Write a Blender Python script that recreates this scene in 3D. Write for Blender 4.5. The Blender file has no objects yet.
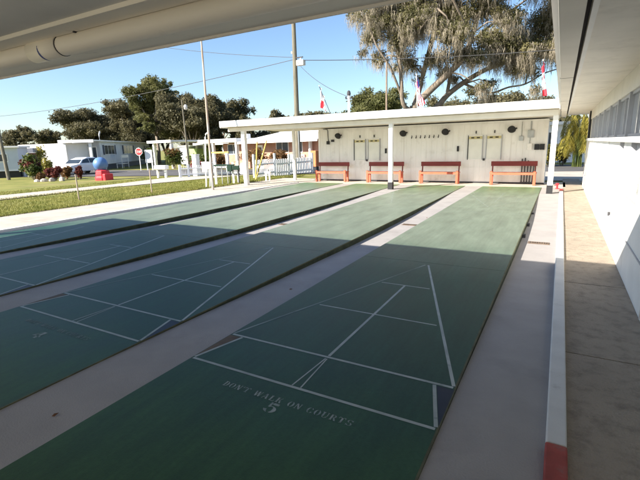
import bpy, bmesh, math, random
import numpy as np
from mathutils import Vector, Matrix
random.seed(7); rng = np.random.default_rng(11)
R = math.radians
sc = bpy.context.scene
col = sc.collection

# ------------------------------------------------------------------ camera
CAM = (1.3947, -2.0880, 1.5437)
pitch, roll, yaw = -0.2185, -0.0266, -0.5135
fw = Vector((math.sin(yaw)*math.cos(pitch), math.cos(yaw)*math.cos(pitch), math.sin(pitch)))
rt0 = Vector((math.cos(yaw), -math.sin(yaw), 0)); up0 = rt0.cross(fw)
rt = rt0*math.cos(roll) + up0*math.sin(roll); up = up0*math.cos(roll) - rt0*math.sin(roll)
cd = bpy.data.cameras.new('camera'); cam = bpy.data.objects.new('camera', cd); col.objects.link(cam)
m4 = Matrix((rt, up, -fw)).transposed().to_4x4(); m4.translation = CAM
cam.matrix_world = m4
cd.sensor_fit = 'HORIZONTAL'; cd.sensor_width = 36; cd.lens = 36*423.66/640
cd.clip_start = 0.05; cd.clip_end = 3000
sc.camera = cam

# ------------------------------------------------------------------ light
SUN_EL, SUN_ROT = R(29.6), math.atan2(-1.0, -1.45)
w = bpy.data.worlds.new('World'); sc.world = w; w.use_nodes = True
nt = w.node_tree; bg = nt.nodes['Background']
sky = nt.nodes.new('ShaderNodeTexSky'); sky.sky_type = 'NISHITA'; sky.sun_disc = False
sky.sun_elevation = SUN_EL; sky.sun_rotation = SUN_ROT
sky.air_density = 1.0; sky.dust_density = 0.6; sky.ozone_density = 3.5
nt.links.new(sky.outputs[0], bg.inputs[0]); bg.inputs[1].default_value = 0.076
sd = bpy.data.lights.new('sun', 'SUN'); sd.energy = 5.0; sd.angle = R(0.55); sd.color = (1.0, 0.93, 0.82)
so = bpy.data.objects.new('sun', sd); col.objects.link(so)
so.rotation_euler = Vector((-1.0, -1.45, 1.0)).to_track_quat('Z', 'Y').to_euler()
sc.cycles.diffuse_bounces = 8; sc.cycles.max_bounces = 12
sc.view_settings.view_transform = 'Standard'; sc.view_settings.look = 'None'
sc.view_settings.exposure = 1.55; sc.view_settings.gamma = 1.0; sc.view_settings.use_curve_mapping = False

# ------------------------------------------------------------------ materials
def mat(name, c, rough=.7, var=.12, scale=4., c2=None, bump=0., bscale=40., spec=.3, metal=0., detail=6., stretch=(1,1,1), trans=0., dirt=None):
    m = bpy.data.materials.new(name); m.use_nodes = True
    n, l = m.node_tree.nodes, m.node_tree.links; p = n['Principled BSDF']
    p.inputs['Roughness'].default_value = rough; p.inputs['Metallic'].default_value = metal
    p.inputs['Specular IOR Level'].default_value = spec
    tc = n.new('ShaderNodeTexCoord'); mp = n.new('ShaderNodeMapping'); mp.inputs['Scale'].default_value = stretch
    l.new(tc.outputs['Object'], mp.inputs[0])
    nz = n.new('ShaderNodeTexNoise'); nz.inputs['Scale'].default_value = scale; nz.inputs['Detail'].default_value = detail
    l.new(mp.outputs[0], nz.inputs['Vector'])
    rp = n.new('ShaderNodeValToRGB')
    a = [max(0, x*(1-var)) for x in c]; b = [min(1, x*(1+var)) for x in c] if c2 is None else c2
    if c2 is not None: a = c
    rp.color_ramp.elements[0].position = .32; rp.color_ramp.elements[1].position = .68
    rp.color_ramp.elements[0].color = (*a, 1); rp.color_ramp.elements[1].color = (*b, 1)
    l.new(nz.outputs[0], rp.inputs[0]); out = rp.outputs[0]
    if dirt:
        dc, ds, lo, hi = dirt
        n2 = n.new('ShaderNodeTexNoise'); n2.inputs['Scale'].default_value = ds; n2.inputs['Detail'].default_value = 9; n2.inputs['Roughness'].default_value = .65
        l.new(tc.outputs['Object'], n2.inputs['Vector'])
        mr = n.new('ShaderNodeMapRange'); mr.inputs[1].default_value = lo; mr.inputs[2].default_value = hi
        l.new(n2.outputs[0], mr.inputs[0])
        mx = n.new('ShaderNodeMix'); mx.data_type = 'RGBA'; mx.inputs[7].default_value = (*dc, 1)
        l.new(mr.outputs[0], mx.inputs[0]); l.new(out, mx.inputs[6]); out = mx.outputs[2]
    l.new(out, p.inputs['Base Color'])
    if bump:
        nb = n.new('ShaderNodeTexNoise'); nb.inputs['Scale'].default_value = bscale; nb.inputs['Detail'].default_value = 4
        l.new(tc.outputs['Object'], nb.inputs['Vector'])
        bp = n.new('ShaderNodeBump'); bp.inputs['Strength'].default_value = bump; bp.inputs['Distance'].default_value = .02
        l.new(nb.outputs[0], bp.inputs['Height']); l.new(bp.outputs[0], p.inputs['Normal'])
    if trans:
        tr = n.new('ShaderNodeBsdfTranslucent'); l.new(out, tr.inputs[0])
        ms = n.new('ShaderNodeMixShader'); ms.inputs[0].default_value = trans
        l.new(p.outputs[0], ms.inputs[1]); l.new(tr.outputs[0], ms.inputs[2])
        l.new(ms.outputs[0], n['Material Output'].inputs[0])
    return m

M = {}
M['white'] = mat('white_paint', (.78,.77,.73), .55, .05, 3, dirt=((.5,.47,.4), 1.3, .58, .95))
M['trim'] = mat('white_trim', (.82,.81,.78), .5, .04, 3)
M['wall'] = mat('panel_wall', (.82,.80,.77), .65, .06, 2.5, stretch=(1,1,.25), dirt=((.48,.44,.38), 2.2, .55, .95))
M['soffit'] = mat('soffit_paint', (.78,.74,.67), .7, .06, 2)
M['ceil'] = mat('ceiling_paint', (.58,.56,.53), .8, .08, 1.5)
M['beam'] = mat('beam_paint', (.74,.69,.61), .6, .06, 2, stretch=(.4,1,1), dirt=((.3,.26,.22), 3, .6, .95))
M['pvc'] = mat('pipe_paint', (.80,.74,.65), .4, .05, 2, stretch=(.3,1,1), dirt=((.4,.34,.27), 2.5, .6, .95))
M['black'] = mat('black_paint', (.02,.02,.022), .5, .2)
M['dark'] = mat('dark_gap', (.045,.045,.05), .8, .2)
M['blue'] = mat('blue_ink', (.05,.07,.22), .6)
M['red_dark'] = mat('dark_red_paint', (.19,.032,.028), .5, .2, 5, stretch=(.3,1,1))
M['salmon'] = mat('salmon_paint', (.50,.115,.062), .5, .12, 5, dirt=((.3,.1,.07), 6, .6, .9))
M['kerb_red'] = mat('red_kerb_paint', (.30,.05,.04), .6, .2, 12, dirt=((.2,.15,.13), 8, .55, .8))
M['kerb'] = mat('kerb_white', (.58,.57,.55), .65, .06, 5, dirt=((.33,.31,.29), 7, .6, .85), bump=.2)
M['alley'] = mat('alley_concrete', (.315,.295,.285), .75, .07, 3, dirt=((.21,.195,.19), 1.6, .55, .95), bump=.25, bscale=90)
M['conc'] = mat('walk_concrete', (.36,.30,.235), .85, .10, 1.6, dirt=((.17,.145,.12), 9, .48, .80), bump=.9, bscale=80)
M['walk'] = mat('side_walk', (.44,.395,.34), .85, .1, 2, dirt=((.30,.265,.22), 1.1, .5, .9), bump=.3, bscale=60)
M['asphalt'] = mat('asphalt', (.10,.095,.095), .85, .15, .6, bump=.3)
M['gutter'] = mat('gutter_moss', (.035,.045,.025), .9, .35, 9, bump=.4)
M['post_grey'] = mat('grey_frame', (.40,.40,.42), .5, .08)
M['galv'] = mat('galvanised', (.42,.43,.43), .45, .15, 6, metal=.4)
M['wood'] = mat('weathered_wood', (.20,.15,.11), .85, .3, 6, stretch=(4,4,.3), bump=.3)
M['pole_grey'] = mat('grey_wood', (.15,.135,.10), .85, .25, 6, stretch=(4,4,.3), bump=.3)
M['rust'] = mat('rusty_steel', (.42,.40,.36), .6, .2, 2, c2=(.30,.17,.09), stretch=(2,2,.35))
M['bark'] = mat('bark', (.19,.155,.12), .9, .35, 5, stretch=(3,3,.5), bump=.8, bscale=15)
M['leaf_oak'] = mat('oak_leaf', (.065,.068,.024), .6, 0, .9, c2=(.17,.15,.065), trans=.42)
M['leaf_dark'] = mat('dark_leaf', (.075,.072,.036), .65, 0, .35, c2=(.15,.13,.065), trans=.42)
M['leaf_green'] = mat('green_leaf', (.075,.085,.026), .6, 0, .5, c2=(.17,.165,.06), trans=.42)
M['leaf_olive'] = mat('olive_leaf', (.09,.085,.042), .6, 0, .4, c2=(.17,.15,.08), trans=.42)
M['leaf_shrub'] = mat('shrub_leaf', (.045,.07,.015), .55, 0, 2, c2=(.12,.14,.03), trans=.3)
M['leaf_yellow'] = mat('yellow_leaf', (.20,.19,.035), .55, 0, 1.5, c2=(.42,.35,.08), trans=.35)
M['leaf_red'] = mat('red_leaf', (.09,.022,.018), .55, 0, 2, c2=(.19,.055,.04), trans=.42)
M['leaf_bronze'] = mat('bronze_leaf', (.10,.055,.018), .55, 0, 2, c2=(.24,.13,.05), trans=.42)
M['leaf_pink'] = mat('pink_flower', (.30,.05,.06), .55, 0, 3, c2=(.5,.18,.14), trans=.42)
M['moss'] = mat('hanging_moss', (.24,.21,.16), .9, 0, 1.3, c2=(.48,.42,.32), trans=.4)
M['grass'] = mat('lawn', (.14,.155,.028), .9, 0, .8, c2=(.26,.24,.065), bump=.8, bscale=30, dirt=((.22,.18,.08), .35, .5, .8))
M['blade'] = mat('grass_blade', (.13,.155,.026), .7, 0, 1.2, c2=(.29,.27,.075), trans=.3)
M['hpaint'] = mat('white_siding', (.74,.75,.78), .6, .05, 1)
M['hgrey'] = mat('grey_siding', (.50,.54,.60), .6, .06, 1)
M['hroof'] = mat('white_roof', (.74,.73,.72), .7, .06, 1)
M['groof'] = mat('grey_roof', (.26,.27,.30), .8, .1, 1)
M['brick'] = mat('salmon_brick', (.42,.23,.165), .85, .12, 2)
M['orange'] = mat('orange_box', (.48,.17,.07), .7, .1)
M['window'] = mat('house_window', (.05,.06,.075), .15, .2, 1, spec=.5)
M['shutter'] = mat('dark_shutter', (.07,.085,.12), .6, .1)
M['lime'] = mat('lime_wall', (.36,.48,.17), .7, .08)
M['yellow'] = mat('yellow_guard', (.50,.37,.10), .5, .1)
M['ytrim'] = mat('yellow_header', (.56,.49,.26), .6, .1)
M['board'] = mat('score_board', (.76,.75,.69), .5, .05, 3)
M['dkgreen'] = mat('dark_green_box', (.02,.045,.03), .5, .2)
M['bluepaint'] = mat('blue_ball', (.06,.14,.34), .4, 0, 1.5, c2=(.16,.27,.48))
M['redpaint'] = mat('red_base', (.55,.035,.045), .5, .1)
M['stopred'] = mat('stop_red', (.45,.03,.03), .5, .05)
M['flagred'] = mat('flag_red', (.50,.03,.045), .7, .08)
M['flagwhite'] = mat('flag_white', (.78,.77,.75), .7, .05)
M['flagblue'] = mat('flag_blue', (.03,.04,.16), .7, .08)
M['carwhite'] = mat('car_paint', (.75,.76,.78), .25, .03, 1, spec=.5)
M['carglass'] = mat('car_glass', (.03,.04,.05), .08, .1, 1, spec=.6)
M['tyre'] = mat('tyre_rubber', (.025,.025,.025), .85, .1)
M['leaf_litter'] = mat('dry_leaf', (.16,.07,.03), .8, .2)
M['wire'] = mat('cable', (.06,.06,.06), .6, .1)
M['insul'] = mat('pale_ceramic', (.6,.58,.55), .4, .1)
M['grate'] = mat('rusty_grate', (.12,.085,.06), .7, .3, 20)
M['ground_dark'] = mat('dark_concrete', (.20,.185,.17), .85, .12, 1.5, bump=.3)

# glossy window glass
def glass(name, ior, c):
    m = bpy.data.materials.new(name); m.use_nodes = True
    p = m.node_tree.nodes['Principled BSDF']
    nz = m.node_tree.nodes.new('ShaderNodeTexNoise'); nz.inputs['Scale'].default_value = 1.2
    rp = m.node_tree.nodes.new('ShaderNodeValToRGB')
    rp.color_ramp.elements[0].color = (*[x*.7 for x in c], 1); rp.color_ramp.elements[1].color = (*c, 1)
    m.node_tree.links.new(nz.outputs[0], rp.inputs[0]); m.node_tree.links.new(rp.outputs[0], p.inputs['Base Color'])
    p.inputs['Roughness'].default_value = .04; p.inputs['IOR'].default_value = ior
    return m
M['pane'] = glass('pale_louvre_glass', 1.6, (.86,.89,.92)); M['pane'].node_tree.nodes['Principled BSDF'].inputs['Metallic'].default_value = .55; M['pane'].node_tree.nodes['Principled BSDF'].inputs['Roughness'].default_value = .09

# painted court: dark teal-green play area near, paler grey-green farther along, greener aprons; worn patches
def court_mat():
    m = bpy.data.materials.new('court_paint'); m.use_nodes = True
    n, l = m.node_tree.nodes, m.node_tree.links; p = n['Principled BSDF']
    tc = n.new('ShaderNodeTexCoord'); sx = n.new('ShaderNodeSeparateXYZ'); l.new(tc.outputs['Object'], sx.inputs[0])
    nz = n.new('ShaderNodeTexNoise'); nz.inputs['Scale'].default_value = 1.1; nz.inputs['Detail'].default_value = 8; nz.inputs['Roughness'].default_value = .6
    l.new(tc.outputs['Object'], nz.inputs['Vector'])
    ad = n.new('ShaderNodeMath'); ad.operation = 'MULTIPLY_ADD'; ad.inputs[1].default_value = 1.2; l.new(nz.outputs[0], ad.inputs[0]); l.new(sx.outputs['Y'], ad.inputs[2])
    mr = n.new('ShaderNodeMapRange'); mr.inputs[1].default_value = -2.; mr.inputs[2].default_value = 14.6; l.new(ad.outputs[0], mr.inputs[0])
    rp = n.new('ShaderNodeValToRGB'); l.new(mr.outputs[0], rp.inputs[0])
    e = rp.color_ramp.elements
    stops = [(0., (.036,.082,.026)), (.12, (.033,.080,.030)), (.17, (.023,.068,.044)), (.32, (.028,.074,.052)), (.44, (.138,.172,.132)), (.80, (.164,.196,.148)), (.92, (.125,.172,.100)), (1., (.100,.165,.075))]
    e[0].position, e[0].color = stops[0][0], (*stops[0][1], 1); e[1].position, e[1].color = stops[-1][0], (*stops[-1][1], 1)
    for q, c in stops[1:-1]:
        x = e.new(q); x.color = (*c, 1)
    n2 = n.new('ShaderNodeTexNoise'); n2.inputs['Scale'].default_value = 1.6; n2.inputs['Detail'].default_value = 10; n2.inputs['Roughness'].default_value = .7
    mp = n.new('ShaderNodeMapping'); mp.inputs['Scale'].default_value = (2.2, .7, 1); l.new(tc.outputs['Object'], mp.inputs[0]); l.new(mp.outputs[0], n2.inputs['Vector'])
    r2 = n.new('ShaderNodeMapRange'); r2.inputs[1].default_value = .3; r2.inputs[2].default_value = .75; r2.inputs[3].default_value = .72; r2.inputs[4].default_value = 1.3; l.new(n2.outputs[0], r2.inputs[0])
    mx = n.new('ShaderNodeMix'); mx.data_type = 'RGBA'; mx.blend_type = 'MULTIPLY'; mx.inputs[0].default_value = 1
    l.new(rp.outputs[0], mx.inputs[6]); l.new(r2.outputs[0], mx.inputs[7]); l.new(mx.outputs[2], p.inputs['Base Color'])
    mp4 = n.new('ShaderNodeMapping'); mp4.inputs['Scale'].default_value = (26, .9, 1); mp4.inputs['Rotation'].default_value = (0, 0, .03); l.new(tc.outputs['Object'], mp4.inputs[0])
    n4 = n.new('ShaderNodeTexNoise'); n4.inputs['Scale'].default_value = 1.; n4.inputs['Detail'].default_value = 5; l.new(mp4.outputs[0], n4.inputs['Vector'])
    n5 = n.new('ShaderNodeTexNoise'); n5.inputs['Scale'].default_value = 38.; n5.inputs['Detail'].default_value = 6; l.new(tc.outputs['Object'], n5.inputs['Vector'])
    a5 = n.new('ShaderNodeMath'); a5.operation = 'ADD'; l.new(n4.outputs[0], a5.inputs[0]); l.new(n5.outputs[0], a5.inputs[1])
    r5 = n.new('ShaderNodeMapRange'); r5.inputs[1].default_value = .7; r5.inputs[2].default_value = 1.3; r5.inputs[3].default_value = .89; r5.inputs[4].default_value = 1.12; l.new(a5.outputs[0], r5.inputs[0])
    m5 = n.new('ShaderNodeMix'); m5.data_type = 'RGBA'; m5.blend_type = 'MULTIPLY'; m5.inputs[0].default_value = 1
    l.new(mx.outputs[2], m5.inputs[6]); l.new(r5.outputs[0], m5.inputs[7]); l.new(m5.outputs[2], p.inputs['Base Color'])
    n3 = n.new('ShaderNodeTexNoise'); n3.inputs['Scale'].default_value = 120; l.new(tc.outputs['Object'], n3.inputs['Vector'])
    bp = n.new('ShaderNodeBump'); bp.inputs['Strength'].default_value = .12; bp.inputs['Distance'].default_value = .01
    l.new(n3.outputs[0], bp.inputs['Height']); l.new(bp.outputs[0], p.inputs['Normal'])
    rr = n.new('ShaderNodeMapRange'); rr.inputs[3].default_value = .38; rr.inputs[4].default_value = .55; l.new(n2.outputs[0], rr.inputs[0]); l.new(rr.outputs[0], p.inputs['Roughness'])
    p.inputs['Specular IOR Level'].default_value = .2
    return m
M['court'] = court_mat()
M['line'] = mat('court_line', (.40,.43,.41), .6, 0, 6, c2=(.27,.31,.30), dirt=((.10,.15,.13), 14, .6, .8))
M['line_faint'] = mat('faded_court_line', (.15,.19,.15), .6, 0, 5, c2=(.27,.30,.26))
M['line_worn'] = mat('worn_court_line', (.10,.14,.125), .6, 0, 3, c2=(.26,.30,.28), dirt=((.04,.07,.06), 6, .5, .75))
M['letter'] = mat('stencil_paint', (.34,.37,.35), .6, 0, 20, c2=(.15,.20,.18))
M['letter_faint'] = mat('worn_stencil_paint', (.10,.13,.12), .6, 0, 14, c2=(.22,.25,.23))
M['edge'] = mat('edge_strip_tan', (.085,.085,.045), .7, .3, 8)
M['brown'] = mat('worn_brown', (.12,.085,.055), .7, .25, 9)
M['navy'] = mat('navy_corner', (.012,.018,.035), .5, .15, 5)

# boards with vertical grooves for the shed wall, ribs for the soffit
def grooved(name, c, axis, period, depth=.6, width=.06):
    m = mat(name, c, .65, .06, 2.5, stretch=(1,1,.25), dirt=((.46,.42,.36), 2.2, .55, .98))
    n, l = m.node_tree.nodes, m.node_tree.links; p = n['Principled BSDF']
    tc = n.new('ShaderNodeTexCoord'); sx = n.new('ShaderNodeSeparateXYZ'); l.new(tc.outputs['Object'], sx.inputs[0])
    d = n.new('ShaderNodeMath'); d.operation = 'DIVIDE'; d.inputs[1].default_value = period; l.new(sx.outputs[axis], d.inputs[0])
    f = n.new('ShaderNodeMath'); f.operation = 'FRACT'; l.new(d.outputs[0], f.inputs[0])
    g = n.new('ShaderNodeMath'); g.operation = 'GREATER_THAN'; g.inputs[1].default_value = width; l.new(f.outputs[0], g.inputs[0])
    b = n.new('ShaderNodeBump'); b.inputs['Strength'].default_value = depth; b.inputs['Distance'].default_value = .012
    l.new(g.outputs[0], b.inputs['Height']); l.new(b.outputs[0], p.inputs['Normal'])
    return m
M['panel'] = grooved('grooved_panel', (.84,.82,.79), 'X', .203)
M['rib'] = grooved('ribbed_soffit', (.80,.75,.67), 'Y', .105, .5, .12)
M['siding'] = grooved('lap_siding', (.62,.66,.72), 'Z', .22, .5, .1)

# ------------------------------------------------------------------ mesh builder
class MB:
    def __init__(s): s.v = []; s.f = []; s.mi = []; s.cur = 0
    def add(s, vs, fs):
        k = len(s.v); s.v += [tuple(x) for x in vs]; s.f += [tuple(i+k for i in f) for f in fs]; s.mi += [s.cur]*len(fs); return s
    def box(s, x0, x1, y0, y1, z0, z1, rz=0, at=(0,0,0)):
        vs = [(x,y,z) for z in (z0,z1) for x,y in ((x0,y0),(x1,y0),(x1,y1),(x0,y1))]
        if rz or at != (0,0,0):
            c, sn = math.cos(rz), math.sin(rz); vs = [(x*c-y*sn+at[0], x*sn+y*c+at[1], z+at[2]) for x,y,z in vs]
        return s.add(vs, [(3,2,1,0),(4,5,6,7),(0,1,5,4),(1,2,6,5),(2,3,7,6),(3,0,4,7)])
    def prism(s, poly, z0, z1):
        n = len(poly)
        return s.add([(x,y,z0) for x,y in poly]+[(x,y,z1) for x,y in poly], [tuple(range(n-1,-1,-1)), tuple(range(n,2*n))]+[(i,(i+1)%n,n+(i+1)%n,n+i) for i in range(n)])
    def sheet(s, pts):
        return s.add(pts, [tuple(range(len(pts)))])
    def tube(s, pts, r, n=8, cap=True):
        pts = [Vector(p) for p in pts]; rs = r if isinstance(r, (list, tuple)) else [r]*len(pts)
        vs = []
        for i, p in enumerate(pts):
            t = (pts[min(i+1,len(pts)-1)]-pts[max(i-1,0)]).normalized()
            a = t.cross(Vector((0,0,1)) if abs(t.z) < .95 else Vector((1,0,0))).normalized(); b = t.cross(a)
            for k in range(n):
                q = 2*math.pi*k/n; vs.append(p+(a*math.cos(q)+b*math.sin(q))*rs[i])
        fs = [(i*n+k, i*n+(k+1)%n, (i+1)*n+(k+1)%n, (i+1)*n+k) for i in range(len(pts)-1) for k in range(n)]
        if cap: fs += [tuple(range(n-1,-1,-1)), tuple(range((len(pts)-1)*n, len(pts)*n))]
        return s.add(vs, fs)
    def lathe(s, prof, n=20, c=(0,0,0)):
        vs = [(c[0]+r*math.cos(2*math.pi*k/n), c[1]+r*math.sin(2*math.pi*k/n), c[2]+z) for r,z in prof for k in range(n)]
        fs = [(i*n+k, i*n+(k+1)%n, (i+1)*n+(k+1)%n, (i+1)*n+k) for i in range(len(prof)-1) for k in range(n)]
        fs += [tuple(range(n-1,-1,-1)), tuple(range((len(prof)-1)*n, len(prof)*n))]
        return s.add(vs, fs)
    def build(s, name, m, parent=None, smooth=False, bevel=0, loc=None, rz=0):
        me = bpy.data.meshes.new(name); me.from_pydata(s.v, [], s.f); me.update()
        ms = m if isinstance(m, (list, tuple)) else [m]
        for x in ms: me.materials.append(M[x])
        me.polygons.foreach_set('material_index', s.mi)
        if smooth: me.polygons.foreach_set('use_smooth', [True]*len(s.f))
        o = bpy.data.objects.new(name, me); col.objects.link(o)
        if parent: o.parent = parent
        if loc is not None: o.location = loc
        if rz: o.rotation_euler.z = rz
        if bevel:
            b = o.modifiers.new('bevel', 'BEVEL'); b.width = bevel; b.segments = 2; b.limit_method = 'ANGLE'
        return o
def B(*a, **k): return MB().box(*a, **k)
def tag(o, label, cat, group=None):
    o['label'] = label; o['category'] = cat
    if group: o['group'] = group
    return o
def thing(name, label, cat, loc=(0,0,0), rz=0, group=None):
    o = bpy.data.objects.new(name, None); col.objects.link(o); o.location = loc; o.rotation_euler.z = rz
    o.empty_display_size = .2
    return tag(o, label, cat, group)
def struct(o): o['kind'] = 'structure'; return o
def copy_tree(o, parent=None):
    c = o.copy(); col.objects.link(c)
    if parent: c.parent = parent
    for ch in list(o.children): copy_tree(ch, c)
    return c
def tz(x, y):
    r = math.hypot(max(0, -11.2-x), max(0, y-15.6)); return -.45*(1-math.exp(-r/16))

# ------------------------------------------------------------------ setting: ground
def terrain():
    xs = [-900,-500,-300,-200,-150,-120,-105,-95]+[-90+1.5*i for i in range(52)]+[-11.6,-10.95,-10.85,-8,-4,0,3,6,10,20,35,60,110,250,600,900]
    ys = [-900,-400,-150,-60,-20,-8,-4]+[0+1.5*i for i in range(10)]+[15.0,15.9,15.95,16.6]+[17.5+1.5*i for i in range(36)]+[75,85,100,130,180,300,600,900]
    V = []; F = []
    for y in ys:
        for x in xs:
            z = tz(x, y)
            if x > -10.9 and y < 15.92: z = -.4
            V.append((x, y, z))
    nx = len(xs)
    for j in range(len(ys)-1):
        for i in range(nx-1): F.append((j*nx+i, j*nx+i+1, (j+1)*nx+i+1, (j+1)*nx+i))
    struct(MB().add(V, F).build('ground', 'grass'))
terrain()
def ribbon(name, m, a, b, dz, n=30):
    a = [Vector((*p, 0)) for p in a]; b = [Vector((*p, 0)) for p in b]
    def samp(pl, t):
        t *= len(pl)-1; i = min(int(t), len(pl)-2); return pl[i].lerp(pl[i+1], t-i)
    k = 8; V = []; F = []
    for i in range(n+1):
        p, q = samp(a, i/n), samp(b, i/n)
        for j in range(k+1):
            c = p.lerp(q, j/k); V.append((c.x, c.y, tz(c.x, c.y)+dz))
    for i in range(n):
        for j in range(k): F.append((i*(k+1)+j, i*(k+1)+j+1, (i+1)*(k+1)+j+1, (i+1)*(k+1)+j))
    return struct(MB().add(V, F).build(name, m))
ribbon('road', 'asphalt', [(-75,14),(-40,16.5),(-27.5,18.2),(-19.5,19.2),(-14,19.6),(2,25),(40,36)], [(-80,26),(-50,25.5),(-38,26.2),(-23.5,26.8),(-12,28.5),(2,34.6),(36,47)], .035, 60)
ribbon('path', 'walk', [(-19.4,-20),(-19.3,6),(-19.0,12),(-20.5,17.6)], [(-16.8,-20),(-16.6,6),(-16.9,11),(-15.5,18.6)], .03)
ribbon('driveway', 'walk', [(-1.5,16.7),(-1.5,25.2)], [(9,16.7),(9,27.5)], .03, 12)
struct(B(-10.88,1.6,-9,-1.99,-.5,-.008).build('shelter_floor', 'alley'))

# courts bed, alleys, walks
CX = [0,-2.45,-4.90,-7.35]; HW = .93
def alley(x0, x1):
    ys = [-1.99, -.4, .6, 2, 4, 5.5, 7.5, 9.5, 11.2, 11.9, 13.9]; zs = [-.006,-.008,-.02,-.055,-.09,-.10,-.09,-.055,-.02,-.008,-.006]
    V = []; F = []
    for y, z in zip(ys, zs): V += [(x0,y,z),(x1,y,z)]
    F = [(2*i,2*i+1,2*i+3,2*i+2) for i in range(len(ys)-1)]
    return struct(MB().add(V, F).build('alley', 'alley'))
gaps = [(HW+.004, 1.45)]+[(c+HW+.004, d-HW-.004) for c, d in zip(CX[1:], CX[:-1])]+[(-8.62,-7.35-HW-.004)]
for a, b in gaps: alley(a, b)
struct(B(-8.74,-8.625,-9,13.9,-.3,.012).build('left_kerb', 'kerb'))
wk = MB()
for i in range(16): wk.box(-10.84,-8.75, -9+1.52*i+.006, -9+1.52*(i+1)-.006, -.3, .002+.0015*(i%3))
struct(wk.build('sidewalk', 'walk'))
struct(B(-10.84,1.62,13.905,15.98,-.3,.0).build('slab', 'walk'))
wk = MB()
for i in range(13):
    wk.box(1.547,2.108, -6+1.83*i+.006, -6+1.83*(i+1)-.006, -.3, -.002+.001*(i%3))
wk.box(1.63,6,15.99-.01,16.6,-.3,-.004)
struct(wk.build('walkway', 'conc'))
kb = thing('kerb', 'white painted kerb with red ends between the last alley and the walkway', 'kerb', (1.5,0,0))
B(-.05,.045,.12,12.6,-.3,.035).build('kerb_beam', 'kerb', kb, bevel=.008)
B(-.052,.047,-1.2,.116,-.3,.036).build('red_end', 'kerb_red', kb, bevel=.008)
B(-.052,.047,12.604,13.3,-.3,.036).build('red_end', 'kerb_red', kb, bevel=.008)

# ------------------------------------------------------------------ courts
ft = .3048
def stroke(mb, p, q, wd, z):
    p, q = Vector((*p,0)), Vector((*q,0)); d = (q-p).normalized(); s = Vector((-d.y,d.x,0))*wd/2
    mb.sheet([(*(p-s).xy,z),(*(q-s).xy,z),(*(q+s).xy,z),(*(p+s).xy,z)])
def half_lines(mb, y0, sgn, z, wd=.023):
    Y = lambda f: y0+sgn*f*ft
    X = 3*ft
    stroke(mb, (-X,Y(0)), (X,Y(0)), wd, z)                      # back line
    stroke(mb, (-X,Y(1.5)), (X,Y(1.5)), wd, z)                  # base of the seven boxes
    for s in (-1,1):
        stroke(mb, (s*X,Y(.06)), (s*2.62*ft,Y(1.44)), wd, z)
        if s > 0 or sgn < 0: stroke(mb, (s*X,Y(1.56)), (s*.02,Y(10.45)), wd, z)
        stroke(mb, (s*.11*ft,Y(.05)), (s*.02*ft,Y(1.42)), wd*.45, z)
    stroke(mb, (0,Y(1.56)), (0,Y(7.46)), wd, z)
    for f in (4.5,7.5):
        h = 3*ft*(10.5-f)/9-.03
        stroke(mb, (-h,Y(f)), (h,Y(f)), wd*.8, z)
def arc(cx, cy, rx, ry, a0, a1, tk, n=10, thin=.25):
    # crescent with thick middle: list of quads
    out = []
    for i in range(n):
        q = []
        for k in (i, i+1):
            a = R(a0+(a1-a0)*k/n); t = tk*(thin+(1-thin)*abs(math.cos(a)))
            q.append(((cx+rx*math.cos(a), cy+ry*math.sin(a)), (cx+(rx-t)*math.cos(a), cy+(ry-t*.6)*math.sin(a))))
        out.append([q[0][0], q[1][0], q[1][1], q[0][1]])
    return out
def bar(x0, y0, x1, y1, t):           # slanted bar, horizontal width t
    return [[(x0-t/2,y0),(x0+t/2,y0),(x1+t/2,y1),(x1-t/2,y1)]]
def rect(x0, x1, y0, y1): return [[(x0,y0),(x1,y0),(x1,y1),(x0,y1)]]
T, H = .20, .07
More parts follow.
